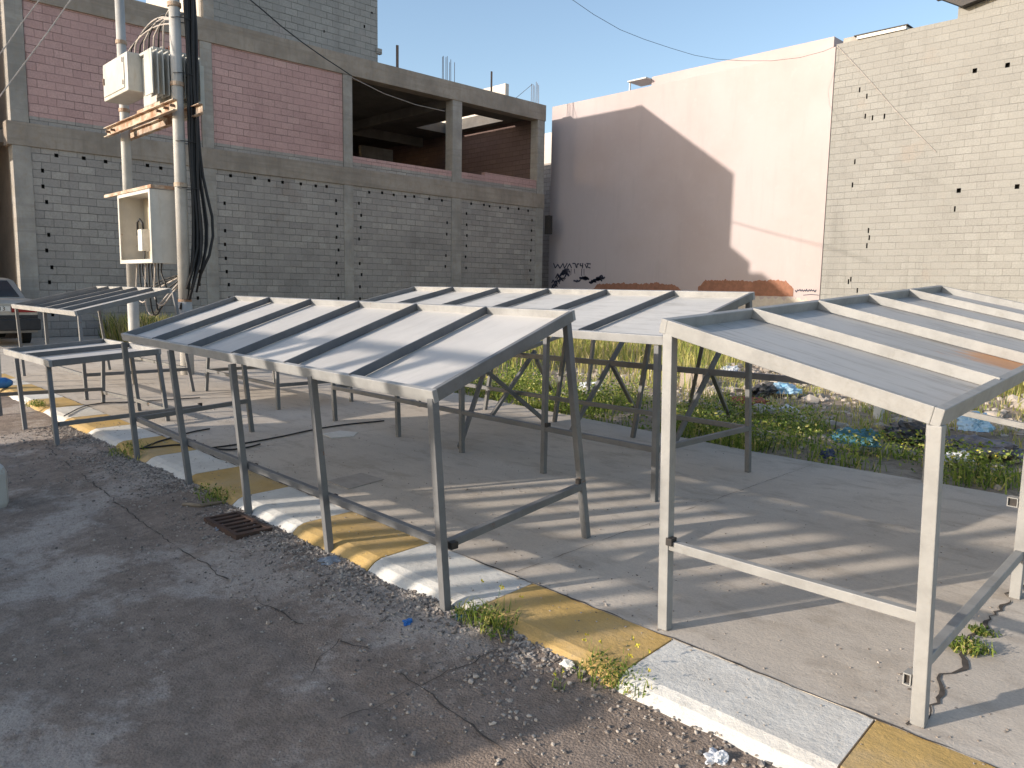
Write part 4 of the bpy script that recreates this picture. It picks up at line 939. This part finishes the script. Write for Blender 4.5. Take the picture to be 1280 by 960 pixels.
def scatter(n, x0, x1, y0, y1, dens):
    out = []
    while len(out) < n:
        X = rng.uniform(x0, x1, 4000); Y = rng.uniform(y0, y1, 4000); U = rng.random(4000)
        for x, y, u_ in zip(X, Y, U):
            if u_ < dens(x, y): out.append((x, y, hlot(x, y)))
    return np.array(out[:n])
def edge(x): return 6.52 if x > -3.4 else 6.45+(-3.4-x)*.075
def d_green(x, y):
    e0 = edge(x); 
    if y < e0+.02+.1*noise.noise(Vector((x*3, 0, 4))): return 0
    w = (1.5 if x < -3.5 else .8)+.5*noise.noise(Vector((x*.8, 0, 1)))
    base = 1 - max(0, (y-e0-w)/.7); base = max(0, min(1, base))
    return base*max(.03, -.02+1.7*(noise.noise(Vector((x*1.2, y*1.5, 3)))+.22))
vg = Veg()
P = scatter(9000, -12, 6, 6.4, 9.5, d_green); h = rng.uniform(.06, .25, len(P))*(.6+.8*np.array([max(0,noise.noise(Vector((p[0]*1.1,p[1]*1.6,12)))+.4) for p in P])); vg.blades(P, h, rng.uniform(.006, .016, len(P)), .8, rng.choice([0, 1, 2, 3, 4], len(P), p=[.38, .34, .1, .12, .06]))
P = scatter(3400, -12, 6, 6.4, 9.3, d_green)
PP = np.repeat(P, 9, 0); PP = PP + np.stack([rng.normal(0, .055, len(PP)), rng.normal(0, .055, len(PP)), rng.uniform(.01, .26, len(PP))**1.0], 1)
vg.leaves(PP, rng.uniform(.018, .05, len(PP)), rng.choice([0, 1, 2, 3], len(PP), p=[.37, .35, .13, .15]))
P = scatter(700, -11, 6, 6.5, 9.0, d_green); P[:, 2] += rng.uniform(.12, .28, len(P))
vg.leaves(np.repeat(P, 4, 0), .024, rng.choice([5, 6], 4*len(P), p=[.45, .55]))
kind(vg.build('weeds', VM), 'stuff')
def d_tall(x, y):
    b = 0
    if x < -6.6-(y-11)*.25: b = max(0, min(1, (y-9.6-.8*noise.noise(Vector((x*.5, y*.5, 0))))/1.6))
    if x > -3.2 and y > 11: b = max(b, max(0, min(1, (y-11.3)/1.5))*.9)
    if y > 14.5: b = max(b, .8)
    if x < -9 and y > 7.2 + (-9-x)*.06: b = max(b, .5)
    return b*(.35+.65*(noise.noise(Vector((x*.9, y*.9, 8)))+.5))
vg = Veg()
P = scatter(42000, -22.3, 8, 7, 24.4, d_tall); h = rng.uniform(.14, .5, len(P))*(1+.25*np.sin(P[:, 0]*1.7)); vg.blades(P, h, rng.uniform(.010, .026, len(P)), .55, rng.choice([1, 3, 4, 0], len(P), p=[.22, .45, .21, .12]))
P = scatter(1500, -8, 5, 8.2, 12.5, lambda x, y: .3+.6*noise.noise(Vector((x*1.2, y*1.2, 6)))); vg.blades(np.repeat(P, 5, 0)+rng.normal(0, .03, (len(P)*5, 3))*[1,1,0], rng.uniform(.05, .2, len(P)*5), .012, .9, rng.choice([3, 4, 1], len(P)*5))
kind(vg.build('tall_grass', VM), 'stuff')
# dry shrub line by the far-left facade
vg = Veg()
P = np.stack([rng.uniform(-21.8, -16.2, 3500), rng.uniform(7.65, 9.2, 3500), np.full(3500, -.05)], 1); vg.blades(P, rng.uniform(.2, .75, 3500), .025, .7, rng.choice([0, 2, 3, 4], 3500, p=[.15, .15, .45, .25]))
P = np.stack([rng.uniform(-21.8, -19.2, 2200), rng.uniform(6.2, 7.6, 2200), np.full(2200, 0)], 1); P = P[(np.abs(P[:,1]-6.9) < .75)]; vg.blades(P, rng.uniform(.2, .8, len(P)), .025, .6, rng.choice([2, 3, 4, 0], len(P), p=[.15, .45, .3, .1]))
tag(vg.build('grass_clump', VM, loc=(-20, 8, 0)), 'tall dry grass growing along the foot of the unfinished building', 'grass')
def weed(label, px, py, z, r, hgt, nl, flowers=0, dark=.5, spread=1.0):
    p = road_at(px, py) if z < -.05 else atz(px, py, z); z = p.z; v = Veg(); n = nl
    c = np.array([p.x, p.y, z]); a = rng.uniform(0, 6.28, n); rr = r*rng.random(n)**.8*1.7*spread*(.6+.6*np.abs(np.sin(a*1.5+px)))
    P = np.stack([c[0]+np.cos(a)*rr, c[1]+np.sin(a)*rr*.6, np.full(n, z)], 1)
    v.blades(P[:n//3], rng.uniform(.3, 1, n//3)*hgt, .006, .9, rng.choice([0, 1, 3], n//3))
    Q = P.copy(); Q[:, 2] += rng.random(n)**1.6*hgt*.8*(1-.35*rr/rr.max()); v.leaves(Q, rng.uniform(.007, .024, n), rng.choice([0, 2, 4], n, p=[.35, .55, .10]))
    for f in range(flowers):
        a_ = rng.uniform(0, 6.28); q = c + np.array([math.cos(a_)*r*rng.uniform(.5, 2.2), abs(math.sin(a_))*r*rng.uniform(.3, 1.6), hgt*rng.uniform(.9, 1.6)])
        st_ = c + np.array([math.cos(a_)*r*.3, math.sin(a_)*r*.3, 0]); d = q-st_
        for t in np.linspace(0, .95, 7): v.blades([st_+d*t], .03, .0022, .3, 0)
        v.leaves(np.repeat([q], 7, 0), .012, 5)
    return tag(v.build('kerb_weed', VM, loc=(p.x, p.y, z)), label, 'weed', 'weeds along the kerb and cracks')
weed('green weed with yellow flowers at the joint of the yellow and white kerb stones', 765, 850, -.125, .10, .10, 420, 9)
weed('leafy weed at the left end of the big yellow kerb stone', 612, 782, -.125, .10, .12, 420, 4)
weed('weed tuft around the foot of the leftmost leg of the middle stall', 165, 568, -.125, .16, .14, 420)
weed('dry weed between two stall legs by the kerb', 270, 622, -.125, .14, .10, 360)
weed('larger weed tuft growing in the pavement crack at right', 1207, 812, .0, .055, .07, 420, 0, .8)
weed('smaller weed tuft higher up the pavement crack', 1226, 792, .0, .035, .04, 200, 0, .8)
weed('small yellowish tuft on the kerb joint near the low left stall', 45, 507, .0, .10, .09, 260)
weed('sprig with two yellow flowers standing in gravel', 698, 862, -.125, .02, .05, 14, 2)
weed('sparse dry grass beside the road leg of the middle stall', 585, 770, -.125, .07, .08, 90)
